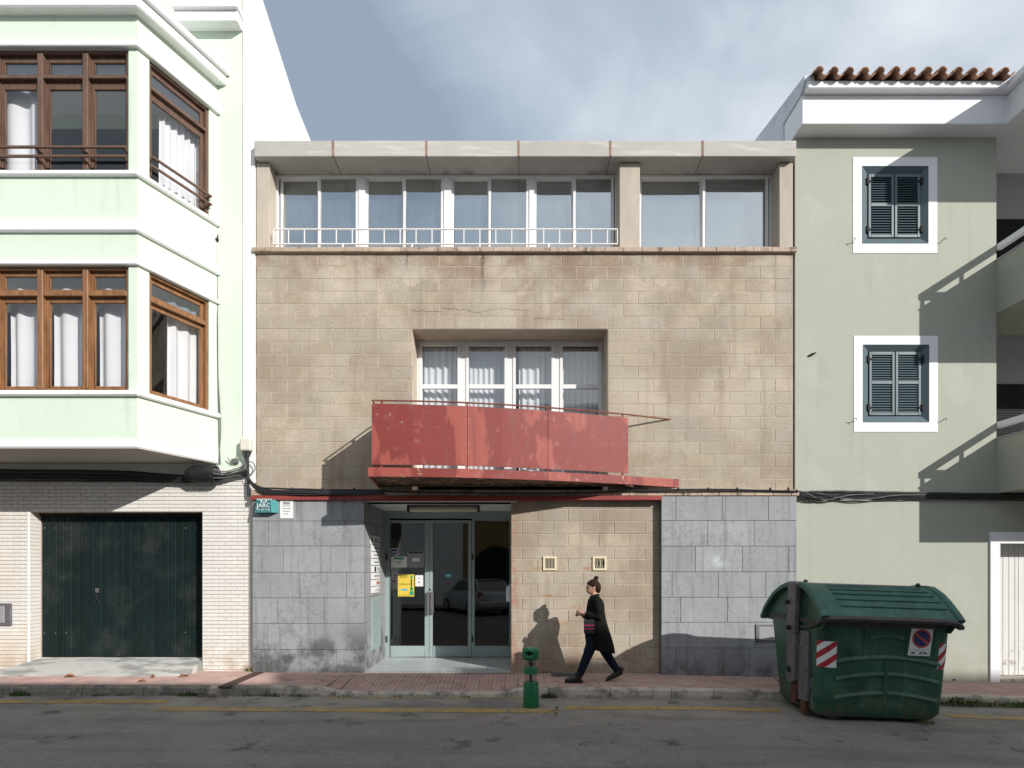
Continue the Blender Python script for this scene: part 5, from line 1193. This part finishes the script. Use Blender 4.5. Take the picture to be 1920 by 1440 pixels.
def bar(x0, z0, x1, z1, w, m='black_print', off=.0048):
    a, b = Vector((x0 - .03, z0 + .18)), Vector((x1 - .03, z1 + .18)); n = Vector((-(b - a).y, (b - a).x)).normalized() * w / 2
    kid('print', G().quad(fp(a.x - n.x, a.y - n.y, off), fp(b.x - n.x, b.y - n.y, off), fp(b.x + n.x, b.y + n.y, off), fp(a.x + n.x, a.y + n.y, off)), MT[m], sg_, local=True)
for q in ((.335, .705, .555, .705), (.335, .772, .565, .772), (.335, .705, .335, .772), (.56, .705, .565, .772)): bar(*q, .003)
bar(.345, .728, .385, .728, .014); bar(.385, .728, .41, .757, .006); bar(.41, .757, .425, .752, .005)
bar(.44, .728, .53, .728, .012); bar(.455, .742, .475, .752, .005); bar(.475, .752, .505, .750, .005); bar(.505, .75, .52, .735, .005); bar(.53, .725, .55, .722, .008)
for x in (.355, .378, .455, .515): ring2(x - .03, .899, .008, .0056, 'black_print', 10)
# moulded ribs, panels and bar on the front
def rib(pts, r, m='cont'): kid('rib', G().tube(pts, r, 6), MT[m], K, local=True, smooth=True)
for z0, h, xa, xb in ((.77, .075, -.60, .68), (.55, .085, -.60, .68), (.31, .085, -.60, .68), (1.06, .04, -.20, .22)):
    rs = []
    for k in range(17):
        x = lerp(xa, xb, k / 16); z = z0 + h * (1 - (2 * k / 16 - 1) ** 2) - h * .4
        rs.append([fp(x, z + .055, -.004), fp(x, z + .012, .020), fp(x, z, .020), fp(x, z - .002, -.006)])
    kid('moulded_step', G().rings(rs), MT['cont'], K, local=True)
for z in (.84, .55, .32): rib([surf(-.25 - .05 * k, z - .012 * k, -.004) for k in range(6)], .02)
kid('centre_bar', G().tube([fp(.02, .23, -.004), fp(.022, .50, .012), fp(.015, .80, -.002)], ((.026, .018), (.03, .022), (.024, .016)), 8), MT['cont'], K, local=True, smooth=True)
for x0_, x1_, z0_, z1_ in ((-.545, -.27, .86, 1.24), (.25, .60, .845, 1.24)):
    kid('panel_frame', G().tube([fp(x0_, z1_, 0), fp(x0_, z0_, 0), fp(x1_, z0_, 0), fp(x1_, z1_, 0)], .013, 5), MT['cont'], K, local=True)
# lid: barrel profile with raised ribs
LP = [(-.765, 1.325), (-.715, 1.378), (-.63, 1.455), (-.53, 1.54), (-.41, 1.625), (-.27, 1.69), (-.12, 1.715), (.10, 1.715), (.26, 1.695), (.46, 1.64), (.64, 1.56), (.80, 1.45), (.95, 1.32), (1.05, 1.18)]
def lidloop(x, grow=0, th=.03, inset=0):
    out = []; n = len(LP)
    for sgn in (1, -1):
        seq = range(n) if sgn == 1 else range(n - 1, -1, -1)
        for i in seq:
            a, b = LP[max(i - 1, 0)], LP[min(i + 1, n - 1)]; t = Vector((b[0] - a[0], b[1] - a[1])).normalized(); nn = Vector((-t.y, t.x)); o = grow if sgn == 1 else grow - th
            out.append((x, LP[i][0] + nn.x * o, LP[i][1] + nn.y * o))
    return out
kid('lid', G().rings([lidloop(x) for x in (-.86, -.83, .79, .82)]), MT['lid'], K, local=True, smooth=True)
for x0_, x1_ in ((-.895, -.80), (.76, .845)):
    kid('lid_rim', G().rings([lidloop(x0_, .012, .05), lidloop(x0_ + .02, .03, .068), lidloop(x1_ - .02, .03, .068), lidloop(x1_, .012, .05)]), MT['lid'], K, local=True, smooth=True)
for x in (-.80, .77): kid('lid_end', G().prism([(y, z - .012) for y, z in LP] + [(.88, 1.16), (-.62, 1.16)], 'x', x - .012, x + .012), MT['cont'], K, local=True)
def lidpt(t, off):
    L = 0; segs = []
    for a, b in zip(LP, LP[1:]): segs.append((a, b, math.dist(a, b)))
    tot = sum(s[2] for s in segs[:6]); q = t * tot
    for a, b, l in segs:
        if q <= l: u = q / l; nx, ny = -(b[1] - a[1]) / l, (b[0] - a[0]) / l; return (lerp(a[0], b[0], u) + nx * off, lerp(a[1], b[1], u) + ny * off)
        q -= l
for k, t in enumerate((.26, .42, .57, .71, .84)):
    y, z = lidpt(t, .001); in_ = .0 + k * .045
    kid('lid_rib', G().tube([(-.60 - k * .0, y, z), (-.57, y, z), (.70 - k * .02, y, z), (.73 - k * .02, y, z)], (.008, .022, .022, .008), 6), MT['lid'], K, local=True, smooth=True)
kid('ridge_cap', G().box(-.84, .66, -.10, .09, 1.712, 1.735), MT['steel'], K, local=True, bevel=.01)
for x in (-.74, .76): kid('hinge_knob', G().ball((x, -.02, 1.75), .03, .03, .025, 8, 6), MT['dark_metal'], K, local=True)
kid('lip', G().rings([[(x, -.79 + d, 1.285 - e), (x, -.805 + d, 1.315 - e), (x, -.77 + d, 1.35 - e), (x, -.70 + d, 1.33 - e), (x, -.71 + d, 1.27 - e)] for x, d, e in ((-.90, .06, .035), (-.82, .015, .008), (-.6, 0, 0), (.6, 0, 0), (.73, .0, .012), (.835, .03, .06))]), MT['rubber'], K, local=True, smooth=True)
kid('lip', G().tube([(-.845, -.70, 1.28), (-.842, -.55, 1.21), (-.84, -.35, 1.155), (-.838, -.1, 1.14)], .016, 6), MT['rubber'], K, local=True)
kid('rim_band', G().rings([brect(1.21, inset=-.018), brect(1.265, inset=-.022)], cap=True), MT['rubber'], K, local=True)
# steel lifting arms on both ends
for sg in (-1, 1):
    g = G().box(min(sg * .855, sg * .925), max(sg * .855, sg * .925), -.13, .10, 1.05, 1.735)
    arm = kid('lifting_arm', g, MT['steel'], K, local=True, bevel=.012)
    kid('lower_arm', G().prism([(-.10, 1.1), (.14, 1.1), (.12, .42), (.0, .36), (-.11, .42)], 'x', min(sg * .83, sg * .90), max(sg * .83, sg * .90)), MT['steel'], arm, local=True, bevel=.008)
    kid('side_plate', G().prism([(-.36, 1.1), (-.10, 1.1), (-.12, .18), (-.36, .20)], 'x', min(sg * .80, sg * .845), max(sg * .80, sg * .845)), MT['steel'], arm, local=True, bevel=.006)
    kid('foot_plate', G().prism([(-.10, .42), (.11, .40), (.08, .10), (-.08, .12)], 'x', min(sg * .80, sg * .85), max(sg * .80, sg * .85)), MT['rusty'], arm, local=True)
    kid('tie', G().prism([(-.30, .20), (-.16, .20), (-.17, .03), (-.29, .03)], 'x', min(sg * .78, sg * .83), max(sg * .78, sg * .83)), MT['rusty'], arm, local=True)
    for y, z in ((-.02, 1.12), (.05, 1.46)): kid('pin', G().tube([(sg * .84, y, z), (sg * .985, y, z)], .03, 10), MT['dark_metal'], arm, local=True)
    kid('eye', G().tube([(sg * .88, .03, .55), (sg * .915, .03, .55)], .045, 12), MT['black'], arm, local=True)
    for y, z in ((-.33, .95), (-.33, .6), (-.33, .25), (-.13, .95), (-.15, .25)): kid('bolt', G().ball((sg * .846, y, z), .012, .012, .012, 6, 4), MT['dark_metal'], arm, local=True)
    kid('pedal', G().tube([(sg * .80, .62, .36), (sg * .86, .66, .36), (sg * .86, .40, .30)], .012, 6), MT['steel'], K, local=True)
for x, y in ((-.55, -.40), (.55, -.40), (-.55, .42), (.55, .42)):
    kid('foot', G().box(x - .06, x + .06, y - .06, y + .06, .004, .065), MT['rubber'], K, local=True, bevel=.01)
# scratched marks on the left end
def stroke(pts, w=.008):
    g = G()
    for a, b in zip(pts, pts[1:]):
        n = Vector((-(b[1] - a[1]), b[0] - a[0])).normalized() * w / 2
        g.quad(surf(a[0] - n.x, a[1] - n.y, .003), surf(b[0] - n.x, b[1] - n.y, .003), surf(b[0] + n.x, b[1] + n.y, .003), surf(a[0] + n.x, a[1] + n.y, .003))
    kid('scratch_mark', g, MT['grey_print'], K, local=True, weld=False)
stroke([(-.42, .93), (-.36, .97), (-.34, .92), (-.40, .88), (-.33, .82)]); stroke([(-.38, .74), (-.34, .78), (-.31, .73), (-.34, .69), (-.38, .73)]); stroke([(-.33, .64), (-.32, .60)])
stroke([(-.30, .50), (-.27, .36), (-.25, .52), (-.31, .42), (-.24, .43)], .012); stroke([(-.30, .30), (-.20, .14), (-.27, .12), (-.24, .34)], .014); stroke([(-.28, .22), (-.21, .2)], .016)

rq = random.Random(3)
for _ in range(26):
    s = rq.uniform(.05, 1.25); z = rq.uniform(.15, .95); L = rq.uniform(.015, .07); a = rq.uniform(-.5, .5)
    hx, yf, yb = bdim(z); x = -hx + .14 + s
    kid('scratch_mark', G().quad(fp(x, z, .0035), fp(x + .003, z, .0035), fp(x + .004 + L * math.sin(a), z + L * math.cos(a), .0035), fp(x + .001 + L * math.sin(a), z + L * math.cos(a), .0035)), MT['grey_print'], K, local=True)

# ================================================================== the person walking
def remesh(g, name, vox, smooth_it=6, dec=None):
    me = g.mesh(name, None, weld=False, recalc=True); o = bpy.data.objects.new('tmp', me); COL.objects.link(o)
    r = o.modifiers.new('r', 'REMESH'); r.mode = 'VOXEL'; r.voxel_size = vox
    s = o.modifiers.new('s', 'SMOOTH'); s.factor = .5; s.iterations = smooth_it
    if dec: d = o.modifiers.new('d', 'DECIMATE'); d.ratio = dec
    m2 = bpy.data.meshes.new_from_object(o.evaluated_get(bpy.context.evaluated_depsgraph_get())); bpy.data.objects.remove(o); m2.name = name
    m2.polygons.foreach_set('use_smooth', [True] * len(m2.polygons)); return m2
PYY = -.78; pgz = gz(1.2)
Pn = thing('person', (1.27, PYY, pgz), 'person in a long black coat striding left past the block wall', 'person')
def attach(name, me, m, parent=Pn):
    me.materials.clear(); me.materials.append(MT[m]); o = bpy.data.objects.new(name, me); COL.objects.link(o); o.parent = parent; return o
# local frame: x forward is -x, origin on the pavement under the hips
hip = (.05, 0, .80)
def legpts(far):
    if not far: return [(.03, -.085, .82), (-.02, -.09, .66), (-.10, -.09, .44), (-.17, -.09, .27), (-.235, -.09, .11), (-.245, -.09, .05)]
    return [(.06, .085, .82), (.11, .085, .64), (.20, .08, .44), (.30, .08, .28), (.385, .08, .155), (.40, .08, .11)]
g = G()
g.ball((-.02, 0, 1.475), .088, .072, .112, 18, 12)                                                   # skull
g.ball((-.055, 0, 1.435), .060, .056, .075, 14, 9)                                                   # jaw
g.ball((-.108, 0, 1.462), .018, .013, .020, 8, 6); g.ball((-.095, 0, 1.405), .022, .024, .020, 8, 6); g.ball((-.105, 0, 1.428), .012, .022, .008, 8, 5)
for s in (-1, 1): g.ball((.0, s * .074, 1.465), .018, .010, .030, 8, 6)
g.tube([(-.005, 0, 1.41), (.005, 0, 1.34), (.02, 0, 1.28)], (.050, .048, .058), 12)
g.tube([(.02, 0, 1.30), (.02, 0, 1.24), (.02, 0, 1.05), (.03, 0, .92), (.035, 0, .82)], ((.06, .06), (.085, .15), (.10, .12), (.10, .125), (.11, .14)), 16)
for far in (0, 1): g.tube(legpts(far), (.085, .078, .058, .055, .038, .04), 12)
arms = {-1: [(.035, -.165, 1.26), (.06, -.20, 1.13), (.055, -.205, 1.02), (-.06, -.16, 1.035), (-.16, -.09, 1.07)], 1: [(.03, .165, 1.26), (.03, .20, 1.13), (.02, .205, 1.0), (-.08, .15, 1.0), (-.17, .06, 1.03)]}
for s, pts in arms.items(): g.tube(pts, (.05, .045, .042, .036, .026), 10)
def hand(c, d, up, s):
    c, d, up = Vector(c), Vector(d).normalized(), Vector(up).normalized(); sd = d.cross(up)
    g.tube([c, c + d * .04, c + d * .078], ((.026, .018), (.036, .016), (.034, .014)), 10)
    for k, (o, L) in enumerate(((-.028, .055), (-.010, .066), (.010, .062), (.028, .048))):
        b = c + d * .072 + up * o; g.tube([b, b + d * L * .5 + sd * .008 * s, b + d * L * .8 + sd * .028 * s, b + d * L * .85 + sd * .045 * s], (.0095, .009, .0085, .007), 7)
    b = c + d * .02 + up * .03; g.tube([b, b + up * .022 + d * .025, b + up * .026 + d * .05 + sd * .01 * s], (.012, .0105, .008), 7)
hand(arms[-1][-1], (-1, .35, .25), (.2, .1, 1), 1); hand(arms[1][-1], (-1, -.3, .2), (.2, -.1, 1), -1)
body = attach('body', remesh(g, 'body', .0085, 4), 'skin')
# eyes and mouth as small dark parts
for s in (-1, 1): o = kid('eye', G().ball((-.098, s * .030, 1.478), .008, .013, .007, 8, 5), MT['black_print'], Pn, local=True)
kid('lips', G().ball((-.112, 0, 1.425), .008, .020, .006, 8, 5), MT['magenta'] if False else MT['skin'], Pn, local=True)
h = G(); h.ball((.0, 0, 1.505), .098, .084, .092, 18, 12); h.ball((.045, 0, 1.47), .070, .072, .090, 14, 10); h.ball((.075, 0, 1.43), .035, .045, .055, 10, 8); h.ball((.04, 0, 1.615), .040, .038, .032, 12, 8); h.ball((-.075, 0, 1.53), .032, .060, .030, 10, 7)
attach('hair', remesh(h, 'hair', .010, 3), 'hair')
c = G()
prof = [(1.325, .015, .066, .075), (1.30, .02, .09, .13), (1.27, .025, .112, .20), (1.20, .03, .132, .215), (1.08, .025, .145, .205), (.95, .03, .165, .205), (.82, .045, .19, .215), (.70, .07, .205, .22), (.58, .095, .215, .225), (.50, .115, .218, .225), (.485, .117, .212, .22)]
n = 24; rs = []
for z, cx, rx, ry in prof:
    rs.append([(cx + rx * math.cos(2 * math.pi * k / n), ry * math.sin(2 * math.pi * k / n), z + (.045 * math.cos(2 * math.pi * k / n) * -1 if z < .52 else 0)) for k in range(n)])
c.rings(rs)
for s, pts in arms.items():
    p = [Vector(q) for q in pts]; c.tube([p[0] + Vector((0, -s * .05, .0)), p[0], p[1], p[2], p[3], p[3].lerp(p[4], .72)], (.075, .074, .066, .064, .056, .048), 12)
for s in (-1, 1): c.tube([(-.045, s * .03, 1.32), (.03, s * .07, 1.345), (.075, s * .02, 1.35)], (.02, .026, .022), 8)
attach('coat', remesh(c, 'coat', .011, 5), 'coat')
t = G()
for far in (0, 1):
    p = legpts(far); t.tube(p[:5], (.108, .100, .078, .066, .056), 12)
t.tube([(.03, 0, .92), (.04, 0, .84), (.045, 0, .76)], ((.105, .13), (.12, .15), (.12, .13)), 16)
attach('trousers', remesh(t, 'trousers', .011, 4), 'jeans')
def boot(ank, toe, up, sole_dir, name='boot'):
    b = G(); a, tt = Vector(ank), Vector(toe); heel = a + (a - Vector((tt.x, a.y, a.z))).normalized() * .0
    f = (tt - a).normalized(); nrm = Vector(up).normalized()
    heel = a - f * .055
    b.tube([a + nrm * .10, a + nrm * .03], ((.052), (.056)), 12)
    b.tube([heel - nrm * .0, a + f * .03 - nrm * .01, a + f * .10 - nrm * .02, a + f * .165 - nrm * .028, a + f * .19 - nrm * .03], ((.046, .048), (.050, .052), (.048, .042), (.044, .034), (.030, .024)), 12)
    me = remesh(b, 'boot', .009, 3); o = attach(name, me, 'boot')
    sg = G(); L = [(-.075, .040), (-.06, .044), (.0, .040), (.10, .048), (.17, .044), (.20, .028)]
    base = a - nrm * .062; side = f.cross(nrm)
    sg.rings([[base + f * u + side * w - nrm * .0, base + f * u - side * w, base + f * u - side * w + nrm * .028, base + f * u + side * w + nrm * .028] for u, w in L])
    sg.v = [tuple(v) for v in sg.v]; kid('sole', sg, MT['black'], Pn, local=True)
boot((-.255, -.09, .072), (-.455, -.09, .072), (.05, 0, 1), 0); boot((.40, .08, .125), (.245, .08, .055), (.42, 0, 1), 0)
# the folded bundle held against the hip, a thing of its own
fb = thing('folder', (1.27 - .11, PYY - .235, pgz + .78), 'dark bag with thin magenta stripes held against the black coat', 'bag')
for k, (z0, z1, m) in enumerate(((.78, .84, 'black_print'), (.84, .855, 'magenta'), (.855, .89, 'black_print'), (.89, .91, 'magenta'), (.91, .985, 'black_print'))):
    kid('stripe', G().rings([[(1.27 - .19 + .02 * (1 - (z - .78) / .2), PYY - .235 - .03, pgz + z), (1.27 - .03, PYY - .235 - .04, pgz + z), (1.27 - .02, PYY - .215, pgz + z), (1.27 - .18, PYY - .215, pgz + z)] for z in (z0, z1)]), MT[m], fb)

# ================================================================== weeds and leaves
random.seed(5)
def weed(x, y, z, r, h, n, label, dry=.3, wide=.010, leafy=False):
    w = thing('weed', (x, y, z), label, 'weed', 'weeds along the kerb')
    for m, cnt in (('weed', int(n * (1 - dry))), ('weed_dry', max(1, int(n * dry)))):
        g = G()
        for _ in range(cnt):
            a = random.uniform(0, 2 * math.pi); q = random.random() ** .6 * r; bx, by = x + q * math.cos(a), y + q * .35 * math.sin(a)
            hh = h * random.uniform(.4, 1) * (1 - .5 * q / r); lean = random.uniform(-.6, .6) * hh, random.uniform(-.7, .1) * hh; ww = wide * random.uniform(.6, 1.4); b = random.uniform(0, math.pi); ox, oy = ww * math.cos(b), ww * math.sin(b)
            if leafy:
                cz = z + hh * random.uniform(.2, 1); L = random.uniform(.02, .045); t = Vector((random.uniform(-1, 1), random.uniform(-1, .4), random.uniform(-.2, .9))).normalized() * L; s_ = t.cross(Vector((random.uniform(-1, 1), random.uniform(-1, 1), 1))).normalized() * L * .38; p = Vector((bx, by, cz))
                g.quad(p, p + t * .5 + s_, p + t, p + t * .5 - s_)
            else:
                g.quad((bx - ox, by - oy, z), (bx + ox, by + oy, z), (bx + lean[0] * .4 + ox * .7, by + lean[1] * .4 + oy * .7, z + hh * .6), (bx + lean[0] * .4 - ox * .7, by + lean[1] * .4 - oy * .7, z + hh * .6))
                g.quad((bx + lean[0] * .4 - ox * .7, by + lean[1] * .4 - oy * .7, z + hh * .6), (bx + lean[0] * .4 + ox * .7, by + lean[1] * .4 + oy * .7, z + hh * .6), (bx + lean[0], by + lean[1], z + hh))
        tag(kid('blades', g, MT[m], w, weld=False, recalc=False), kind='stuff')
ky = -1.325
for px_, r, h, n, lab, dr, lf in ((36, .15, .12, 90, 'bright green grass tuft at the kerb near the left picture edge', .1, False), (352, .16, .11, 80, 'green grass tuft at the kerb left of the drain strip', .15, False), (392, .18, .06, 50, 'low brownish weeds beside the kerb at the drain strip', .6, False),
        (185, .12, .05, 30, 'tiny weed tuft at the kerb in front of the garage', .4, False), (228, .10, .05, 24, 'small low tuft at the kerb below the right garage side', .4, False), (470, .12, .05, 30, 'thin low weeds right of the drain strip', .3, False), (510, .18, .075, 60, 'spread of green weeds at the kerb before the dropped section', .2, False), (560, .16, .07, 60, 'grassy weeds at the kerb where it starts to drop', .2, False),
        (640, .12, .04, 26, 'flat weeds at the left end of the dropped kerb', .5, False), (745, .10, .035, 24, 'tiny weeds in the dropped kerb joint, left one', .5, False), (875, .10, .04, 26, 'tiny weeds in the dropped kerb joint, right one', .4, False), (1029, .13, .12, 110, 'half dry weed at the kerb right of the post bin', .55, False),
        (1795, .32, .16, 420, 'dense leafy weed clump at the kerb right of the container', .2, True), (1835, .25, .09, 200, 'leafy weeds continuing right of the dense clump', .25, True), (1880, .30, .10, 240, 'leafy weeds at the kerb below the white garage', .25, True), (1915, .15, .09, 120, 'leafy weeds at the right picture edge', .25, True)):
    x = X(px_, ky); weed(x, ky, gz(x) - .133, r, h, n, lab, dr, .008, lf)
x = X(468, -.05); weed(x, -.06, gz(x) + .002, .05, .17, 40, 'thin yellowish weed at the foot of the white corner strip', .5, .006)
weed(X(1737, -2.5), -2.5, gz(5.3) - .133, .14, .09, 40, 'straggly weed on the asphalt under the container corner', .5, .006)
weed(X(1025, -.03), -.04, gz(.6), .14, .05, 40, 'mossy weed at the wall foot beside the floor grate', .5, .006)
def dry_leaf(px_, py_, y, s, rz, label):
    x = X(px_, y); g = G(); n = 9; out = []
    for k in range(n):
        t = k / (n - 1); w = s * .42 * math.sin(math.pi * min(1, t * 1.05)) * (1 + .35 * math.sin(k * 2.6)); u = (t - .5) * s * 1.6
        out.append((u, w, .012 + .035 * abs(math.sin(t * 3 + rz)) * s / .1))
    for a, b in zip(out, out[1:]):
        g.quad((a[0], -a[1], a[2]), (b[0], -b[1], b[2]), (b[0], 0, b[2] * .5), (a[0], 0, a[2] * .5)); g.quad((a[0], 0, a[2] * .5), (b[0], 0, b[2] * .5), (b[0], b[1], b[2] * 1.2), (a[0], a[1], a[2] * 1.2))
    g.tube([(-.8 * s, 0, .006), (-1.25 * s, .02, .012)], .0025, 4)
    c, sn = math.cos(rz), math.sin(rz); z = gz(x) + .002
    g.v = [(x + p[0] * c - p[1] * sn, y + p[0] * sn + p[1] * c, z + p[2]) for p in g.v]
    one('dry_leaf', g, MT['leaf_dry'], label, 'leaf', 'dry leaves on the pavement', recalc=False)
dry_leaf(131, 1268, -.62, .10, .3, 'curled brown leaf on the pavement at the left of the ramp'); dry_leaf(287, 1269, -.60, .065, 2.2, 'small brown leaf on the pavement in front of the ramp'); dry_leaf(267, 1281, -.98, .07, .2, 'flat dark leaf near the kerb in front of the ramp'); dry_leaf(347, 1266, -.55, .10, 1.1, 'brown leaf lying at the right corner of the ramp')
for i in range(6):
    px_ = (372, 381, 398, 404, 425, 12)[i]; x = X(px_, -1.36); y = -1.37 - .03 * (i % 3); g = G()
    a = random.uniform(0, 3); L = .05; t = Vector((math.cos(a), math.sin(a), 0)) * L; s_ = Vector((-t.y, t.x, 0)) * .5; p = Vector((x, y, gz(x) - .128))
    g.quad(p - t, p + s_ + Vector((0, 0, .015)), p + t, p - s_ + Vector((0, 0, .01)))
    one('gutter_leaf', g, MT['leaf_dry'], f'dead leaf in the gutter, {("first", "second", "third", "fourth", "fifth")[i] + " from the left beside the drain strip" if i < 5 else "at the left picture edge"}', 'leaf', 'dead leaves in the gutter', recalc=False)

# ================================================================== the other side of the street, behind the camera (it shades the road and shows in the glass)
OY = -15.5
def far_house(name, x0, x1, h, m, label, arch=None, wins=()):
    o = thing(name, ((x0 + x1) / 2, OY, 0), label, 'house')
    w = kid('wall', G().box(x0, x1, OY - 6, OY, -.5, h), MT[m], o)
    kid('parapet', G().box(x0, x1, OY - .3, OY + .08, h, h + .12), MT['white_wall'], o)
    for (a, b, c, d) in wins:
        f_ = kid('window', G().plate(a - .1, b + .1, c - .1, d + .1, OY - .01, OY + .05, [(a, b, c, d)]), MT['white_wall'], o); kid('pane', G().box(a, b, OY + .003, OY + .01, c, d), MT['gl_mid'], f_)
    if arch:
        a, b, zt = arch; r = (b - a) / 2; pts = [(a, -.2), (b, -.2)] + [((a + b) / 2 + r * math.cos(math.pi * k / 12), zt - r + r * math.sin(math.pi * k / 12)) for k in range(13)]
        kid('arched_door', G().prism(pts, 'y', OY + .002, OY + .03), MT['gdoor'], o)
    return o
H0 = 9.15
far_house('white_house', -30, -2.4, H0, 'white_wall', 'white house across the street, reflected in the entrance glass', None, [(-8, -6.8, 3.8, 5.6), (-5, -3.8, 3.8, 5.6), (-7.6, -6.4, .6, 2.2)])
far_house('yellow_house', -2.39, 6.2, H0, 'ochre', 'ochre yellow house with an arched door, reflected in the entrance glass', (-1.9, .4, 2.9), [(-1.6, -.4, 4.2, 6.0), (1.6, 2.8, 4.2, 6.0), (2.2, 3.4, .8, 2.4)])
far_house('grey_house', 6.21, 11.4, H0 - .02, 'porch', 'grey house further along the far side of the street', None, [(7.5, 8.7, 3.8, 5.6), (10, 11.2, 3.8, 5.6)])
far_house('cream_house', 11.41, 45, 9.72, 'white_wall', 'cream house at the far end of the opposite row', None, [(14, 15.2, 3.8, 5.6), (18, 19.2, 3.8, 5.6)])
kid('roof_shade_block', G().box(14.9, 20.6, OY - 5, OY - .02, 9.85, 10.2), MT['white_wall'], bpy.data.objects['cream_house'])  # unseen block added on the roof to keep the container and wall foot shaded
# parked hatchback behind the camera, seen only as a reflection
car = thing('parked_car', (-1.55, -11.9, gz(-1.5) - .135), 'silver hatchback parked across the street, reflected in the entrance glass', 'car', rot=(0, 0, R(62)))
def carloop(x, zb, zt, w0, w1): return [(x, -w0, zb), (x, w0, zb), (x, w0 * 1.0, lerp(zb, zt, .55)), (x, w1, zt), (x, -w1, zt), (x, -w0, lerp(zb, zt, .55))]
kid('body', G().rings([carloop(-1.95, .35, .72, .72, .66), carloop(-1.85, .25, .82, .80, .72), carloop(-1.2, .2, .92, .83, .76), carloop(-.7, .2, .95, .84, .77), carloop(.8, .2, .98, .84, .77), carloop(1.6, .2, 1.0, .84, .76), carloop(1.9, .25, .98, .80, .72), carloop(1.98, .35, .80, .74, .68)]), MT['silver'], car, local=True, smooth=True, bevel=.02)
kid('cabin', G().rings([[(-.95, -.74, .93), (-.95, .74, .93), (1.86, .72, .97), (1.86, -.72, .97)], [(-.25, -.60, 1.40), (-.25, .60, 1.40), (1.40, .58, 1.42), (1.40, -.58, 1.42)]]), MT['car_glass'], car, local=True)
kid('roof', G().rings([[(-.30, -.61, 1.39), (-.30, .61, 1.39), (1.45, .59, 1.41), (1.45, -.59, 1.41)], [(-.15, -.52, 1.46), (-.15, .52, 1.46), (1.3, .50, 1.47), (1.3, -.50, 1.47)]]), MT['silver'], car, local=True, smooth=True)
for s in (-1, 1):
    kid('pillar', G().tube([(1.86, s * .72, .97), (1.42, s * .585, 1.41)], .05, 6).tube([(-.95, s * .74, .93), (-.27, s * .605, 1.39)], .03, 6).tube([(.45, s * .735, .95), (.5, s * .60, 1.41)], .03, 6), MT['silver'], car, local=True)
    kid('tail_light', G().box(1.88, 1.96, min(s * .55, s * .78), max(s * .55, s * .78), .72, .95), MT['tail'], car, local=True, bevel=.02)
    kid('headlight', G().box(-1.93, -1.83, min(s * .48, s * .72), max(s * .48, s * .72), .58, .74), MT['white'], car, local=True, bevel=.02)
    for x in (-1.2, 1.2):
        wl = kid('wheel', G().tube([(x, s * .68, .30), (x, s * .86, .30)], .30, 20), MT['tyre'], car, local=True); kid('rim', G().tube([(x, s * .80, .30), (x, s * .872, .30)], .19, 14), MT['silver'], wl, local=True)
kid('bumper', G().box(1.92, 2.03, -.76, .76, .34, .58), MT['silver'], car, local=True, bevel=.04); kid('bumper', G().box(-2.0, -1.88, -.72, .72, .26, .50), MT['silver'], car, local=True, bevel=.04)
kid('number_plate', G().box(2.028, 2.036, -.26, .26, .60, .71), MT['white'], car, local=True)
